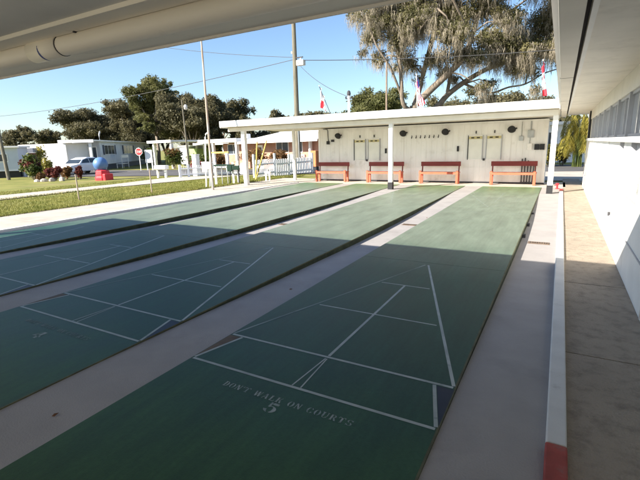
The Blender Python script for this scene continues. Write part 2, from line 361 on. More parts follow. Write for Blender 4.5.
GL = {
 'D': rect(.06,.26,0,1)+rect(0,.06,0,.07)+rect(0,.06,.93,1)+arc(.34,.5,.38,.5,-80,80,.22)+rect(.30,.40,.93,1)+rect(.30,.40,0,.07),
 'O': arc(.40,.5,.40,.5,-78,78,.22)+arc(.38,.5,.38,.5,102,258,.22),
 'N': bar(.14,0,.14,1,.08)+bar(.70,0,.70,1,.08)+bar(.68,0,.18,1,.22)+rect(.02,.26,0,.06)+rect(.60,.82,.94,1),
 "'": bar(.06,.7,.1,1,.1),
 'T': rect(.30,.52,0,.90)+rect(.20,.62,0,.06)+rect(0,.27,.92,1)+rect(.55,.82,.92,1)+rect(0,.06,.72,.92)+rect(.76,.82,.72,.92),
 'W': bar(.36,0,.14,1,.20)+bar(.42,0,.58,1,.07)+bar(.80,0,.62,1,.20)+bar(.86,0,1.02,1,.07)+rect(.02,.28,.94,1)+rect(.90,1.12,.94,1),
 'A': bar(.10,0,.40,1,.07)+bar(.70,0,.44,1,.22)+rect(.24,.46,.28,.35)+rect(0,.22,0,.06)+rect(.54,.88,0,.06),
 'L': rect(.08,.30,0,1)+rect(0,.38,.94,1)+rect(.34,.72,0,.07)+rect(.66,.72,.07,.3),
 'K': rect(.08,.30,0,1)+rect(0,.38,.94,1)+rect(0,.38,0,.06)+bar(.38,.42,.70,1,.08)+bar(.72,0,.46,.58,.22),
 'C': arc(.42,.5,.42,.5,100,260,.22)+arc(.46,.5,.34,.5,30,82,.16)+arc(.46,.5,.34,.5,-82,-30,.16),
 'U': rect(.08,.30,.28,1)+rect(0,.38,.94,1)+arc(.42,.3,.34,.3,190,350,.16)+rect(.70,.77,.28,1)+rect(.60,.86,.94,1),
 'R': rect(.08,.30,0,1)+rect(0,.38,0,.06)+rect(.34,.44,.93,1)+arc(.40,.75,.32,.25,-80,80,.2)+bar(.74,0,.50,.47,.22)+rect(.34,.44,.48,.54),
 'S': arc(.38,.74,.32,.26,20,258,.17)+arc(.38,.26,.34,.26,-160,80,.19)+rect(.02,.08,0,.3)+rect(.66,.72,.72,1),
 'P': rect(.08,.30,0,1)+rect(0,.38,0,.06)+rect(.34,.44,.93,1)+arc(.40,.72,.34,.28,-80,80,.2)+rect(.34,.44,.44,.5),
 '5': rect(.16,.30,.52,1)+rect(.34,.74,.80,1)+arc(.40,.33,.40,.33,-170,-100,.24)+arc(.42,.33,.40,.33,-78,112,.26),
 '4': rect(.46,.70,0,.24)+rect(.46,.70,.44,1)+bar(.06,.30,.44,1,.12)+rect(0,.42,.24,.38)+rect(.74,.88,.24,.38),
}
WD = {"'":.14,'W':1.12,'N':.84,'O':.80,'A':.90,'T':.84,'L':.76,'K':.92,'C':.82,'U':.88,'R':.86,'S':.74,'D':.76,'P':.78,'5':.84,'4':.9}
def letters(mb, text, x0, y0, h, width=None, sx=1.2, gap=.22, word=.75, put=None):
    pos = 0; items = []
    for ch in text:
        if ch == ' ': pos += word; continue
        items.append((ch, pos)); pos += WD[ch]*sx+gap
    pos -= gap; k = (width/pos) if width else h
    for ch, o in items:
        for q in GL[ch]:
            pts = [(x0+(o+px*sx)*k, y0+py*h) for px, py in q]
            ar = sum(pts[i][0]*pts[(i+1)%len(pts)][1]-pts[(i+1)%len(pts)][0]*pts[i][1] for i in range(len(pts)))
            if ar < 0: pts = pts[::-1]
            mb.sheet([put(a, b) for a, b in pts])
ln_near = MB(); half_lines(ln_near, 0, 1, .0013)
ln_worn = MB(); stroke(ln_worn, (-3*ft,1.56*ft), (-.02,10.45*ft), .020, .0013)
ln_far = MB(); half_lines(ln_far, 39*ft, -1, .0014, .022)
dead = []
for y in (13.5, 25.5): dead.append(MB()); stroke(dead[-1], (-3*ft,y*ft), (3*ft,y*ft), .022, .0014)
tri_r = MB().sheet([(3.04*ft,.03,.0012),(3.04*ft,1.42*ft,.0012),(2.68*ft,1.42*ft,.0012)])
tri_l = MB().sheet([(-3.03*ft,.03,.0012),(-2.68*ft,1.42*ft,.0012),(-3.03*ft,1.42*ft,.0012)])
slab = MB()
for i in range(3):
    a, b = -1.98+i*5.285+.003, -1.98+(i+1)*5.285-.003
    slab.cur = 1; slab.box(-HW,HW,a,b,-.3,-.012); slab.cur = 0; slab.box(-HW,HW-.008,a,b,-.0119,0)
edge = MB(); edge.box(HW-.0079,HW+.004,-1.97,13.86,-.0119,.001)
txt = MB(); letters(txt, "DON'T WALK ON COURTS", -.455, -.192, .052, .945, put=lambda a,b: (a,b,.0013))
n5 = MB(); letters(n5, '5', -.055, -.30, .098, put=lambda a,b: (a,b,.0013), sx=1.05)
n4 = MB(); letters(n4, '4', -.05, -.36, .11, put=lambda a,b: (a,b,.0013), sx=1.1)
proto = {}
labels = ['shuffleboard court numbered 5, with clear stencilled warning and the wide alley on its right',
 'shuffleboard court numbered 4 in worn paint, second from the walkway',
 'shuffleboard court between court numbered 4 and the outermost court, third from the walkway',
 'outermost shuffleboard court, next to the white kerb and the sidewalk by the lawn']
for i, cx in enumerate(CX):
    t = thing('shuffleboard_court', labels[i], 'court', (cx,0,0), 0, 'green shuffleboard courts side by side')
    def part(name, mb, m, key, **k):
        if key in proto:
            o = proto[key].copy(); col.objects.link(o); o.parent = t
        else: o = proto[key] = mb.build(name, m, t, **k)
        return o
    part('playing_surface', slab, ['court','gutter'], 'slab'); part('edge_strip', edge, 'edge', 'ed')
    part('court_lines', ln_near, 'line', 'ln'); part('faded_lines', ln_far, 'line_faint', 'lf'); part('dead_line', dead[0], 'line_faint', 'd0'); part('dead_line', dead[1], 'line_faint', 'd1'); part('worn_line', ln_worn, 'line_worn', 'lw'); part('dark_corner', tri_r, 'navy', 'tr'); part('brown_corner', tri_l, 'brown', 'tl')
    if i == 0:
        txt.build('lettering', 'letter', t)['label'] = 'DONT WALK ON COURTS stencilled in white'
        n5.build('court_number', 'letter', t)['label'] = 'white stencilled number 5'
        for y in (5.9, 7.0, 8.45): B(HW+.005,HW+.05,y-.05,y+.05,-.099,-.045).build('edge_block', 'dark', t)
    if i == 1:
        txt.build('lettering', 'letter_faint', t)['label'] = 'worn DONT WALK ON COURTS stencil'
        n4.build('court_number', 'letter', t)['label'] = 'pale stencilled number 4'
for k, (x, y) in enumerate(((1.2,5.5),(-1.2,6.3),(-3.66,5.4))):
    g = thing('drain_grate', ['small rusty drain grate in the alley beside the white kerb','small rusty drain grate in the alley between courts numbered 5 and 4','small rusty drain grate in the alley beyond court numbered 4'][k], 'drain grate', (x,y,-.098), 0, 'drain grates in the alleys')
    B(-.15,.15,-.045,.045,0,.006).build('pit', 'dark', g)
    f = MB()
    for q in range(9): f.box(-.145+q*.034,-.125+q*.034,-.05,.05,.0065,.012)
    f.box(-.16,.16,-.062,-.05,0,.012); f.box(-.16,.16,.05,.062,0,.012); f.build('bars', 'grate', g)
lf = MB()
lf.add([(0,0,.01),(.03,.018,.02),(.07,.01,.012),(.05,-.02,.025),(.02,-.022,.008)], [(0,4,3,2,1)])
for k, (x, y, z) in enumerate(((-1.19,1.75,-.05),(-1.15,-.92,-.008),(-1.08,7.2,-.092))):
    o = lf.build('dry_leaf', 'leaf_litter', loc=(x,y,z), rz=1.3*k); o.scale = (.6,.6,.6)
    tag(o, ['dry brown leaf in the shaded alley beside the court lines','dry brown leaf in the shaded alley nearest the lens','dry leaf lying in the sunny alley'][k], 'leaf', 'dry leaves on the alleys')

# ------------------------------------------------------------------ near shelter roof
sh = thing('shelter_roof', 'dark underside of the open shelter roof with beige eave beam and pipe shading the courts', 'shelter', (0,0.45,0))
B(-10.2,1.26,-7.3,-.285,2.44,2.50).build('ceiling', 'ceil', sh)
B(-10.2,1.26,-.284,.05,2.362,2.50).build('eave_beam', 'beam', sh)
B(-10.2,1.26,.051,.07,2.345,2.505).build('fascia', 'beam', sh)
B(-10.2,1.26,-.62,-.45,2.41,2.439).build('ceiling_batten', 'beam', sh)
for x in (-10.1,-5.2):
    B(x-.07,x+.07,-7.2,-7.06,-.07,2.439).build('post', 'white', sh)
B(-10.1,-9.95,-1.2,-1.05,-.07,2.439).build('post', 'white', sh)
pp = tag(MB().tube([(-9.9,0,0),(1.2,0,0)], .072, 24).build('drain_pipe', 'pvc', loc=(0,.05,2.355)), 'large beige plastic pipe with a coupling running inside the eave beam', 'pipe')
for pl in pp.data.polygons: pl.use_smooth = len(pl.vertices) == 4
c = MB().tube([(-2.46,0,0),(-2.06,0,0)], .081, 24).build('coupling', 'pvc', pp)
for pl in c.data.polygons: pl.use_smooth = len(pl.vertices) == 4
MB().tube([(-2.057,0,0),(-2.051,0,0)], .0765, 24).build('joint_ring', 'dark', pp)
MB().tube([(-2.470,0,0),(-2.461,0,0)], .075, 24).build('joint_ring', 'beam', pp)
ring = MB()
for k in range(9):
    a = R(170+k*13); b = R(170+(k+1)*13)
    wv = .010*math.sin(math.pi*(k+.5)/9)
    ring.add([(-2.28-wv,math.cos(a)*.0818,math.sin(a)*.0818),(-2.275+wv,math.cos(a)*.0818,math.sin(a)*.0818),(-2.275+wv,math.cos(b)*.0818,math.sin(b)*.0818),(-2.28-wv,math.cos(b)*.0818,math.sin(b)*.0818)], [(0,1,2,3)])
ring.build('ink_mark', 'blue', pp)
B(-1.80,-1.785,-.075,.0,.045,.085).build('hanger_strap', 'dark', pp)

# ------------------------------------------------------------------ clubhouse on the right
X0 = 2.11
ch = thing('clubhouse', 'white painted clubhouse wall with a row of windows under a ribbed soffit along the walkway', 'building', (X0,0,0))
lw = MB(); 
lowwin = [(3.2,4.15),(4.78,5.30)]
y = -7.5
lw.box(0,.14,-7.5,14.78,-.3,.85)
for a, b in lowwin+[(14.78,0)]:
    lw.box(0,.14,(-7.5 if a == 3.2 else prev),a,.85,1.49); prev = b
lw.build('lower_wall', 'white', ch)
B(-.055,.16,-7.5,14.0,1.491,1.555).build('sill', 'trim', ch, bevel=.005)
B(-.012,-.001,-7.5,14.78,.42,.432).build('wall_seam', 'post_grey', ch)
for a, b in lowwin:
    wn = B(.05,.06,a,b,.85,1.49).build('low_window', 'pane', ch)
    f = MB(); f.box(.0,.05,a,a+.035,.85,1.49); f.box(.0,.05,b-.035,b,.85,1.49); f.box(.0,.05,a+.035,b-.035,.85,.885); f.build('window_frame', 'post_grey', wn)
py = [4.70+1.27*k for k in range(-9,7)]
for k, y in enumerate(py):
    B(-.02,.06,y-.045,y+.045,1.556,2.10).build('mullion', 'post_grey', ch)
    if k < len(py)-1:
        wn = B(.03,.04,y+.046,y+1.224,1.556,2.10).build('window', 'pane', ch)
        f = MB(); f.box(.005,.029,y+.046,y+1.224,1.556,1.59); f.box(.005,.029,y+.046,y+1.224,2.065,2.10); f.box(.012,.029,y+.62,y+.635,1.59,2.065)
        f.build('window_frame', 'post_grey', wn)
B(0,.14,12.37,14.78,1.556,2.10).build('end_wall', 'white', ch)
B(-.02,.14,-7.5,14.78,2.101,2.36).build('header', 'soffit', ch)
B(-.06,-.002,13.15,13.24,1.56,2.34).build('downpipe', 'black', ch)
B(-.62,2.5,-7.5,15.6,2.362,2.40).build('soffit', 'rib', ch)
B(-.80,-.655,-7.5,15.6,2.30,2.47).build('eave_beam', 'beam', ch, bevel=.006)
B(-.655,-.62,-7.5,15.6,2.42,2.47).build('eave_gap', 'dark', ch)
B(-.62,-.585,-7.5,15.6,2.335,2.361).build('soffit_edge', 'trim', ch)
B(-.86,4.5,-7.5,15.7,2.471,2.56).build('roof', 'hroof', ch)
B(3.9,4.1,-7.5,14.78,-.3,2.36).build('rear_wall', 'wall', ch)
B(.14,3.9,14.6,14.78,-.3,2.36).build('end_wall', 'wall', ch)
for y in (-.2,2.24,6.9,9.34,11.78): B(-.008,-.001,y,y+.014,.001,1.489).build('panel_joint', 'kerb', ch)
B(-.03,-.001,5.42,5.47,.42,.47).build('anchor_bolt', 'dark', ch)
jb = MB()
for k, y in enumerate((-3.2,.6,4.4,8.2,12.0)): jb.box(-.802,-.653,y,y+.012,2.298,2.472)
jb.build('beam_joint', 'dark', ch)

# ------------------------------------------------------------------ back building (equipment shed with canopy)
YB = 15.05
bd = thing('canopy_shed', 'low white panelled shed with a long flat canopy behind the courts', 'shed', (-3.6,YB,0))
ox = 3.6
wp = [(.95+ox,.95),(-8.21+ox,.95)]; gx = -8.21+ox
while gx < .95+ox-.21:
    wp += [(gx,0),(gx+.194,0),(gx+.196,.006),(gx+.202,.006)]; gx += .205
wp += [(gx,0),(.95+ox,0)]
MB().prism(wp, 0, 2.262).build('wall', 'wall', bd)
B(-8.215+ox,.955+ox,-.012,-.001,.585,.60).build('wall_seam', 'wall', bd)
B(-8.215+ox,.955+ox,-.02,-.001,.004,.055).build('base_board', 'dark', bd)
tr = MB(); tr.box(-7.2+ox,-4.35+ox,-.03,-.001,2.175,2.20); tr.box(-4.1+ox,-.5+ox,-.03,-.001,2.16,2.185); tr.build('upper_trim', 'wall', bd)
for x in (-8.16,.90): B(x-.05+ox,x+.05+ox,-.018,-.0005,.056,2.17).build('corner_board', 'wall', bd)
# roof: sloping soffit slab with a white fascia
y0, y1 = 11.62-YB, 1.12
rf = MB(); xa, xb = -10.90+ox, 1.26+ox
rf.add([(xa,y0+.03,2.405),(xb,y0+.03,2.405),(xb,y1,2.285),(xa,y1,2.285),(xa,y0+.03,2.60),(xb,y0+.03,2.60),(xb,y1,2.49),(xa,y1,2.49)], [(3,2,1,0),(4,5,6,7),(0,1,5,4),(1,2,6,5),(2,3,7,6),(3,0,4,7)])
rf.build('canopy_roof', 'soffit', bd)
f = MB(); f.box(xa-.02,xb+.02,y0-.01,y0+.028,2.39,2.625); f.box(xa-.03,xa-.002,y0+.028,y1,2.36,2.615); f.box(xb+.002,xb+.03,y0+.028,y1,2.36,2.615)
f.build('fascia', 'trim', bd, bevel=.006)
B(xa+.02,xb-.02,12.07-YB,12.23-YB,2.22,2.378).build('canopy_beam', 'soffit', bd)
for px, wd, blk in ((-10.12,.085,0),(-3.73,.07,1),(1.19,.07,1)):
    if blk: a = B(px-wd+ox,px+wd+ox,12.15-wd-YB,12.15+wd-YB,.24,2.219).build('canopy_post', 'trim', bd, bevel=.006); B(px-wd-.012+ox,px+wd+.012+ox,12.15-wd-.012-YB,12.15+wd+.012-YB,-.06,.239).build('black_base', 'black', a)
    else: B(px-wd+ox,px+wd+ox,12.15-wd-YB,12.15+wd-YB,-.1,2.219).build('canopy_post', 'trim', bd, bevel=.006)
# things fixed on the shed wall
FY = YB-.002
for k, x in enumerate((-7.17,-4.23,-2.55,-.21)):
    l = thing('wall_lamp', ['black round wall lamp beside the conduit at the far corner of the shed','black round wall lamp just beyond the middle canopy post, before the row of hooks','black round wall lamp after the row of hooks, before the second pair of score boards','black round wall lamp above the bench with the cues'][k], 'lamp', (x,FY,1.92), 0, 'black lamps on the shed wall')
    B(-.05,.05,-.05,0,-.05,.05).build('bracket', 'black', l)
    hd = MB().lathe([(.03,.10),(.10,.085),(.135,.02),(.14,-.01),(.11,-.03),(.02,-.06)], 16); o = hd.build('lamp_head', 'black', l, smooth=True, loc=(0,-.13,.02)); o.rotation_euler.x = R(-55)
    MB().tube([(.07,-.08,.03),(.17,-.10,.06)], .028, 8).build('sensor', 'black', l)
    MB().tube([(0,-.012,-.06),(0,-.012,-1.25)], .009, 6).build('conduit', 'wall', l)
hk = thing('coat_hook_rail', 'row of seven small dark hooks on the shed wall between two lamps', 'hook rail', (-3.36,FY,1.83))
B(-.56,.56,-.018,0,-.015,.02).build('rail', 'wall', hk)
for k in range(7):
    x = -.53+k*.177
    MB().tube([(x,-.02,.02),(x,-.03,-.05),(x,-.07,-.09),(x,-.085,-.05)], .016, 6).build('hook', 'black', hk)
boards = [(-6.17,'score board left of the shed wall pair, nearer the conduit'),(-5.52,''),(-1.44,''),(-.79,'')]
bl = ['pale score board with yellow header, first from the far corner of the shed','pale score board with yellow header, next to the middle canopy post','pale score board with yellow header, behind the backrest end of the third bench','pale score board with yellow header, nearest the electrical boxes']
for k, (x, _) in enumerate(boards):
    s = thing('score_board', bl[k], 'score board', (x,FY,1.34), 0, 'score boards on the shed wall')
    hx = .275
    B(-hx+.03,hx-.03,-.03,-.001,-.43,.30).build('panel', 'board', s)
    B(-hx+.03,hx-.03,-.034,-.001,.302,.40).build('header', 'ytrim', s)
    mk = MB(); mk.box(-.16,-.05,-.040,-.035,.33,.37); mk.box(.04,.15,-.040,-.035,.33,.37); mk.build('header_marks', 'black', s)
    fr = MB(); fr.box(-hx,-hx+.029,-.05,-.001,-.46,.44); fr.build('frame_side', 'dark' if k%2 == 0 else 'post_grey', s)
    fr = MB(); fr.box(hx-.029,hx,-.05,-.001,-.46,.44); fr.build('frame_side', 'post_grey', s)
    B(-hx+.029,hx-.029,-.05,-.001,.402,.44).build('frame_rail', 'wall', s); B(-hx+.029,hx-.029,-.05,-.001,-.46,-.432).build('frame_rail', 'wall', s)
    B(-.012,.022,-.04,-.001,.50,.60).build('hanger', 'dark', s)
for k, (x0) in enumerate((-5.84,-1.115)):
    tag(B(-.03,.03,-.07,0,-.05,.03).build('chalk_holder', 'dark', loc=(x0,FY,.90)), ['small dark holder below the far pair of score boards','small dark holder below the near pair of score boards'][k], 'holder', 'chalk holders')
for k, (x, z) in enumerate(((-4.99,1.27),(-2.07,1.30))):
    s = tag(B(-.035,.035,-.05,0,-.1,.1).build('wall_switch', 'black', loc=(x,FY,z)), ['small black switch box between the far score boards and middle canopy post','small black switch box above the third bench'][k], 'switch', 'black switch boxes')
eb = [(.42,1.77,.10,.13,'galv','grey electrical box high on the near end of the shed wall'),(.12,1.62,.07,.08,'galv','small square grey box beside the last lamp'),(.40,1.33,.08,.11,'wall','white meter box beneath the grey electrical box')]
for x, z, a, b, m, lb in eb:
    t = thing('electrical_box', lb, 'electrical box', (x,FY,z), 0, 'electrical boxes on the shed wall')
    B(-a,a,-.09,0,-b,b).build('case', m, t, bevel=.006); B(-a*.8,a*.8,-.1,-.091,-b*.8,b*.8).build('cover', m, t)
    MB().tube([(0,-.02,b),(0,-.02,2.2-z)], .012, 6).build('conduit', 'galv', t)
t = thing('power_outlet', 'dark double outlet box with two covers near the shed corner', 'outlet', (.72,FY,1.31))
for s in (-1,1): B(s*.085-.075,s*.085+.075,-.09,0,-.1,.1).build('cover', 'black', t)
t = thing('camera_unit', 'small dark fitting at the end of a bent conduit at the far shed corner', 'fitting', (-7.55,FY,1.68))
MB().tube([(-.40,-.02,.58),(-.2,-.02,.57),(-.17,-.02,.5),(-.15,-.02,.06)], .014, 6).build('conduit', 'dark', t)
B(-.2,-.09,-.1,0,-.08,.06).build('case', 'black', t); B(.02,.14,-.08,0,.02,.12).build('case', 'dark', t)

# ------------------------------------------------------------------ benches
def bench():
    t = thing('park_bench', '', 'bench')
    W = .76
    B(-W,W,.30,.335,.66,.83).build('backrest', 'red_dark', t, bevel=.006)
    s = MB(); s.box(-W,W,-.02,.13,.415,.45); s.box(-W,W,.15,.29,.415,.45); s.build('seat', 'salmon', t, bevel=.005)
    B(-W+.02,W-.02,-.045,-.02,.37,.45).build('front_rail', 'salmon', t)
    for x in (-W+.06, W-.06):
        for y0, z1 in ((-.04,.50),(.22,.414)):
            B(x-.04,x+.04,y0,y0+.07,0,z1).build('leg', 'salmon', t, bevel=.004)
        m = MB().tube([(x,.29,.42),(x,.345,.83)], .026, 6).build('back_support', 'red_dark', t)
        B(x-.035,x+.035,.03,.22,.36,.414).build('side_rail', 'salmon', t)
    return t
bxs = [(-7.30,'first red bench, at the far end of the shed beside the lawn'),(-4.86,'second red bench, behind the middle canopy post'),(-2.64,'third red bench, below the row of hooks'),(-.04,'fourth red bench, with the shuffleboard cues behind it')]
b0 = None
for k, (x, lb) in enumerate(bxs):
    o = bench() if k == 0 else copy_tree(b0)
    if k == 0: b0 = o
    o.location = (x,14.42,.0); o.rotation_euler.z = R((-.8,.6,0,.5)[k]); o['label'] = lb; o['group'] = 'red benches along the shed wall'; o['category'] = 'bench'
for k in range(5):
    x = .22+k*.088
    t = thing('shuffleboard_cue', ['leftmost dark cue leaning on the shed wall behind the last bench','second dark cue of the row behind the last bench','middle dark cue of the five behind the last bench','fourth dark cue of the row behind the last bench','dark cue nearest the shed corner behind the last bench'][k], 'cue', (x,14.93,.0), 0, 'cues leaning on the shed wall')
    hgt = (.90,.93,.84,.80,.76)[k]
    MB().tube([(0,0,.10),(.012*k-.02,.095,hgt)], .020, 6).build('shaft', 'dark', t)
    f = MB(); f.tube([(0,0,.12),(-.05,-.01,.02)], .013, 6); f.tube([(0,0,.12),(.05,-.01,.02)], .013, 6); f.build('fork', 'dark', t)
rc = thing('hose_tap', 'small red tap standing by the end of the kerb near the canopy post', 'tap', (1.38,13.55,0))
MB().lathe([(.05,0),(.05,.02),(.03,.03),(.03,.12),(.05,.13),(.05,.17),(.02,.18)], 12).build('valve_body', 'redpaint', rc); MB().tube([(0,0,.13),(-.08,-.05,.11)], .015).build('spout', 'redpaint', rc)

# ------------------------------------------------------------------ foliage tools
def leaves(centers, n, size, seed=0, flat=.25, shell=.55, droop=0.):
    """centers: (x,y,z,rx,rz) ellipsoids; returns verts, faces of small bent leaf quads"""
    g = np.random.default_rng(seed); C = np.array(centers, float)
    wgt = C[:,3]**2*C[:,4]; wgt /= wgt.sum()
    idx = g.choice(len(C), n, p=wgt)
    d = g.normal(size=(n,3)); d /= np.linalg.norm(d, axis=1)[:,None]
    # ragged outline: radius depends on direction by a few random lobes per clump
    ph = g.uniform(0, 6.28, (len(C),3)); k1 = 3+idx%3
    lob = 1+.18*np.sin(k1*np.arctan2(d[:,1],d[:,0])+ph[idx,0])+.15*np.sin(4*d[:,2]+ph[idx,1])
    r = (shell+(1-shell)*g.random(n))**.6*lob*(.45+.55*g.random(n)**.4)
    c = C[idx]; P = c[:,:3]+d*r[:,None]*np.stack([c[:,3],c[:,3],c[:,4]],1)
    nrm = d+g.normal(size=(n,3))*.8; nrm /= np.linalg.norm(nrm,axis=1)[:,None]
    a = np.cross(nrm, g.normal(size=(n,3))); a /= np.linalg.norm(a,axis=1)[:,None]
    if droop: a[:,2] -= droop; a /= np.linalg.norm(a,axis=1)[:,None]
    b = np.cross(nrm, a); s = size*(.55+.9*g.random(n))[:,None]
    V = np.stack([P-a*s, P+b*s*.45, P+a*s, P-b*s*.45], 1).reshape(-1,3)
    F = np.arange(4*n).reshape(-1,4)
    return V, F
def raw(name, V, F, m, parent):
    me = bpy.data.meshes.new(name); nv, nf = len(V), len(F); k = F.shape[1]
    me.vertices.add(nv); me.vertices.foreach_set('co', V.ravel())
    me.loops.add(nf*k); me.loops.foreach_set('vertex_index', F.ravel().astype(np.int32))
    me.polygons.add(nf); me.polygons.foreach_set('loop_start', np.arange(0,nf*k,k,dtype=np.int32)); me.polygons.foreach_set('loop_total', np.full(nf,k,dtype=np.int32))
    me.update(); me.validate(); me.materials.append(M[m])
    o = bpy.data.objects.new(name, me); col.objects.link(o); o.parent = parent
    return o
def tree(label, x, y, h, w, m, n, size, seed, group, name='oak_tree', base=.28, airy=False, cat='tree', trunk_r=.3):
    g = random.Random(seed)
    t = thing(name, label, cat, (x,y,tz(x,y)-.02), g.random()*0, group)
    tb = MB(); pts = [(0,0,0),(.2*g.uniform(-1,1),.2*g.uniform(-1,1),h*base*.6),(.3*g.uniform(-1,1),.2,h*base*1.3)]
    tb.tube(pts, [trunk_r,trunk_r*.75,trunk_r*.6], 8)
    cl = []; nl = 9 if not airy else 12
    for i in range(nl):
        a = 2*math.pi*i/nl*1.618*2+g.random(); rr = w/2*g.uniform(.25,.72); z = h*g.uniform(base+.12,.88)
        rr *= math.sqrt(max(.15,1-((z/h-.5)/.55)**2))+.05
        q = (rr*math.cos(a), rr*math.sin(a), z)
        mid = ((pts[2][0]+q[0])/2+g.uniform(-.3,.3), (pts[2][1]+q[1])/2, (pts[2][2]+q[2])/2+.15*h*.3)
        tb.tube([pts[2], mid, q], [trunk_r*.5,trunk_r*.3,trunk_r*.1], 6)
        cr = w*g.uniform(.13,.22)*(.8 if airy else 1.1); cl.append((*q, cr, cr*g.uniform(.6,.85)))
        for _ in range(5):
            s = g.uniform(.7,1.45)*cr; b = g.random()*6.28
            cl.append((q[0]+s*math.cos(b), q[1]+s*math.sin(b), q[2]+g.uniform(-.5,.7)*cr, cr*g.uniform(.25,.55), cr*g.uniform(.2,.42)))
    cl.append((0,0,h*.84,w*.2,h*.14))
    tb.build('trunk', 'bark', t, smooth=True)
    V, F = leaves(cl, n, size, seed, shell=.3); raw('crown', V, F, m, t)
    return t

# ------------------------------------------------------------------ tree line beyond the houses
TL = 'trees in the line behind the houses'
rows = [  # x, y, height, width, leaf, n, size, label
 (-84,39.5,6.4,7.0,'leaf_olive',5000,.32,'low rounded tree far behind the grey mobile home'),
 (-77.5,41.5,6.2,6.5,'leaf_dark',5000,.32,'low dark tree behind the flat white annex'),
 (-67.5,42.5,9.2,10,'leaf_dark',9000,.33,'dark broad oak behind the porch of the white mobile home'),
 (-61.5,45,9.9,9.5,'leaf_dark',9000,.33,'dark tall oak behind the shuttered windows of the mobile home'),
 (-50.5,42,12.4,8.2,'leaf_green',9000,.28,'airy light green tallest tree with a forked crown'),
 (-45.3,43.5,9.8,8.6,'leaf_olive',10000,.30,'olive oak behind the thin lamp pole'),
 (-42.6,45.5,9.9,7.0,'leaf_dark',10000,.30,'dark oak behind the leaning steel pole'),
 (-37.5,47,6.3,7.0,'leaf_dark',8000,.30,'lower dark oak behind the brick house roof'),
 (-43.5,62.5,8.6,5.6,'leaf_olive',4000,.34,'distant small tree left of the utility pole'),
 (-37,65,8.0,8.5,'leaf_olive',5000,.34,'distant flat-topped tree behind the utility pole'),
 (-22.4,56.8,9.3,9.4,'leaf_green',9000,.30,'round green tree rising above the canopy behind the service mast'),
 (-6.5,47.5,6.2,9.0,'leaf_olive',8000,.26,'olive tree seen under the moss-hung oak'),
 (-1.0,49.5,6.6,9.0,'leaf_olive',8000,.26,'olive tree beyond the road behind the red and white flag'),
 (-58,50,9.0,9.5,'leaf_dark',7000,.34,'dark oak deep in the line between the two tallest crowns'),
 (-72.5,48,8.0,10,'leaf_olive',6000,.34,'olive oak deep in the line behind the annex'),
 (-48,52,9.0,10,'leaf_dark',7000,.34,'broad dark oak deep behind the forked tree'),
 (-31,52,5.6,8,'leaf_olive',5000,.34,'olive tree deep behind the hip roof of the brick house'),
]
for i, (x,y,h,wd,m,n,s,lb) in enumerate(rows):
    tree(lb, x, y, h, wd*1.12, m, int(n*5), s*(.5 if y < 62 else .7), 100+i, TL, airy=(i == 4), base=.13 if i not in (4,10) else .25)

# ------------------------------------------------------------------ moss-hung live oak behind the shed
ok = thing('live_oak', 'large spreading live oak draped in grey hanging moss behind the shed', 'tree', (-7.15,25.46,-.2), R(29.1))
def O(px, py, dd=0): return ((px-412)*.064, dd, 4.14+.062*(105-py))
limbs = [
 ([(0,0,0),(.1,0,1.6),(.1,0,3.2),O(414,106)], [.55,.46,.42,.38]),
 ([O(414,106),O(430,91),O(447,75,-.3),O(459,62,-.5),O(467,40,-.4),O(475,10),O(480,-30,.5)], [.30,.29,.26,.22,.18,.14,.07]),
 ([(.1,0,3.0),O(438,108,.5),O(450,95,.7),O(468,82,.9),O(490,70,1),O(515,62,1),O(545,48,.8),O(575,30,.5)], [.3,.27,.24,.22,.19,.16,.12,.06]),
 ([O(412,112),O(402,104,-.4),O(399,80,-.6),O(396,55,-.5),O(392,25),O(385,0,.3),O(378,-30,.5)], [.24,.18,.16,.14,.12,.1,.05]),
 ([O(414,108),O(424,75,.5),O(432,42,.5),O(437,10,.2),O(440,-45)], [.26,.22,.19,.16,.08]),
 ([O(402,100,-.3),O(388,72,-1),O(374,52,-1.3),O(366,30,-1.2)], [.11,.09,.07,.03]),
 ([O(450,92,.7),O(462,60,1.8),O(490,30,2.2),O(525,5,2.2),O(560,-20,2)], [.16,.14,.12,.09,.04]),
 ([O(468,84,.9),O(500,92,2),O(522,86,2.3),O(540,83,2.3),O(560,72,2.2),O(585,66,2)], [.11,.10,.08,.07,.06,.03]),
 ([O(467,45,-.4),O(445,20,-1.5),O(430,0,-2),O(415,-25,-2)], [.12,.1,.07,.03]),
 ([O(396,60,-.5),O(412,40,-1.8),O(425,25,-2.2)], [.09,.07,.03]),
]
lb_ = MB()
for pts, rs in limbs:                        # smooth each limb a little
    P = [Vector(p) for p in pts]; q = []; r2 = []
    for i in range(len(P)-1):
        p0, p1, p2, p3 = P[max(i-1,0)], P[i], P[i+1], P[min(i+2,len(P)-1)]
        for k in range(4):
            t = k/4; q.append(.5*((2*p1)+(p2-p0)*t+(2*p0-5*p1+4*p2-p3)*t*t+(3*p1-p0-3*p2+p3)*t**3)); r2.append(rs[i]+(rs[i+1]-rs[i])*t)
    q.append(P[-1]); r2.append(rs[-1]); lb_.tube(q, [v*.74 for v in r2], 9)
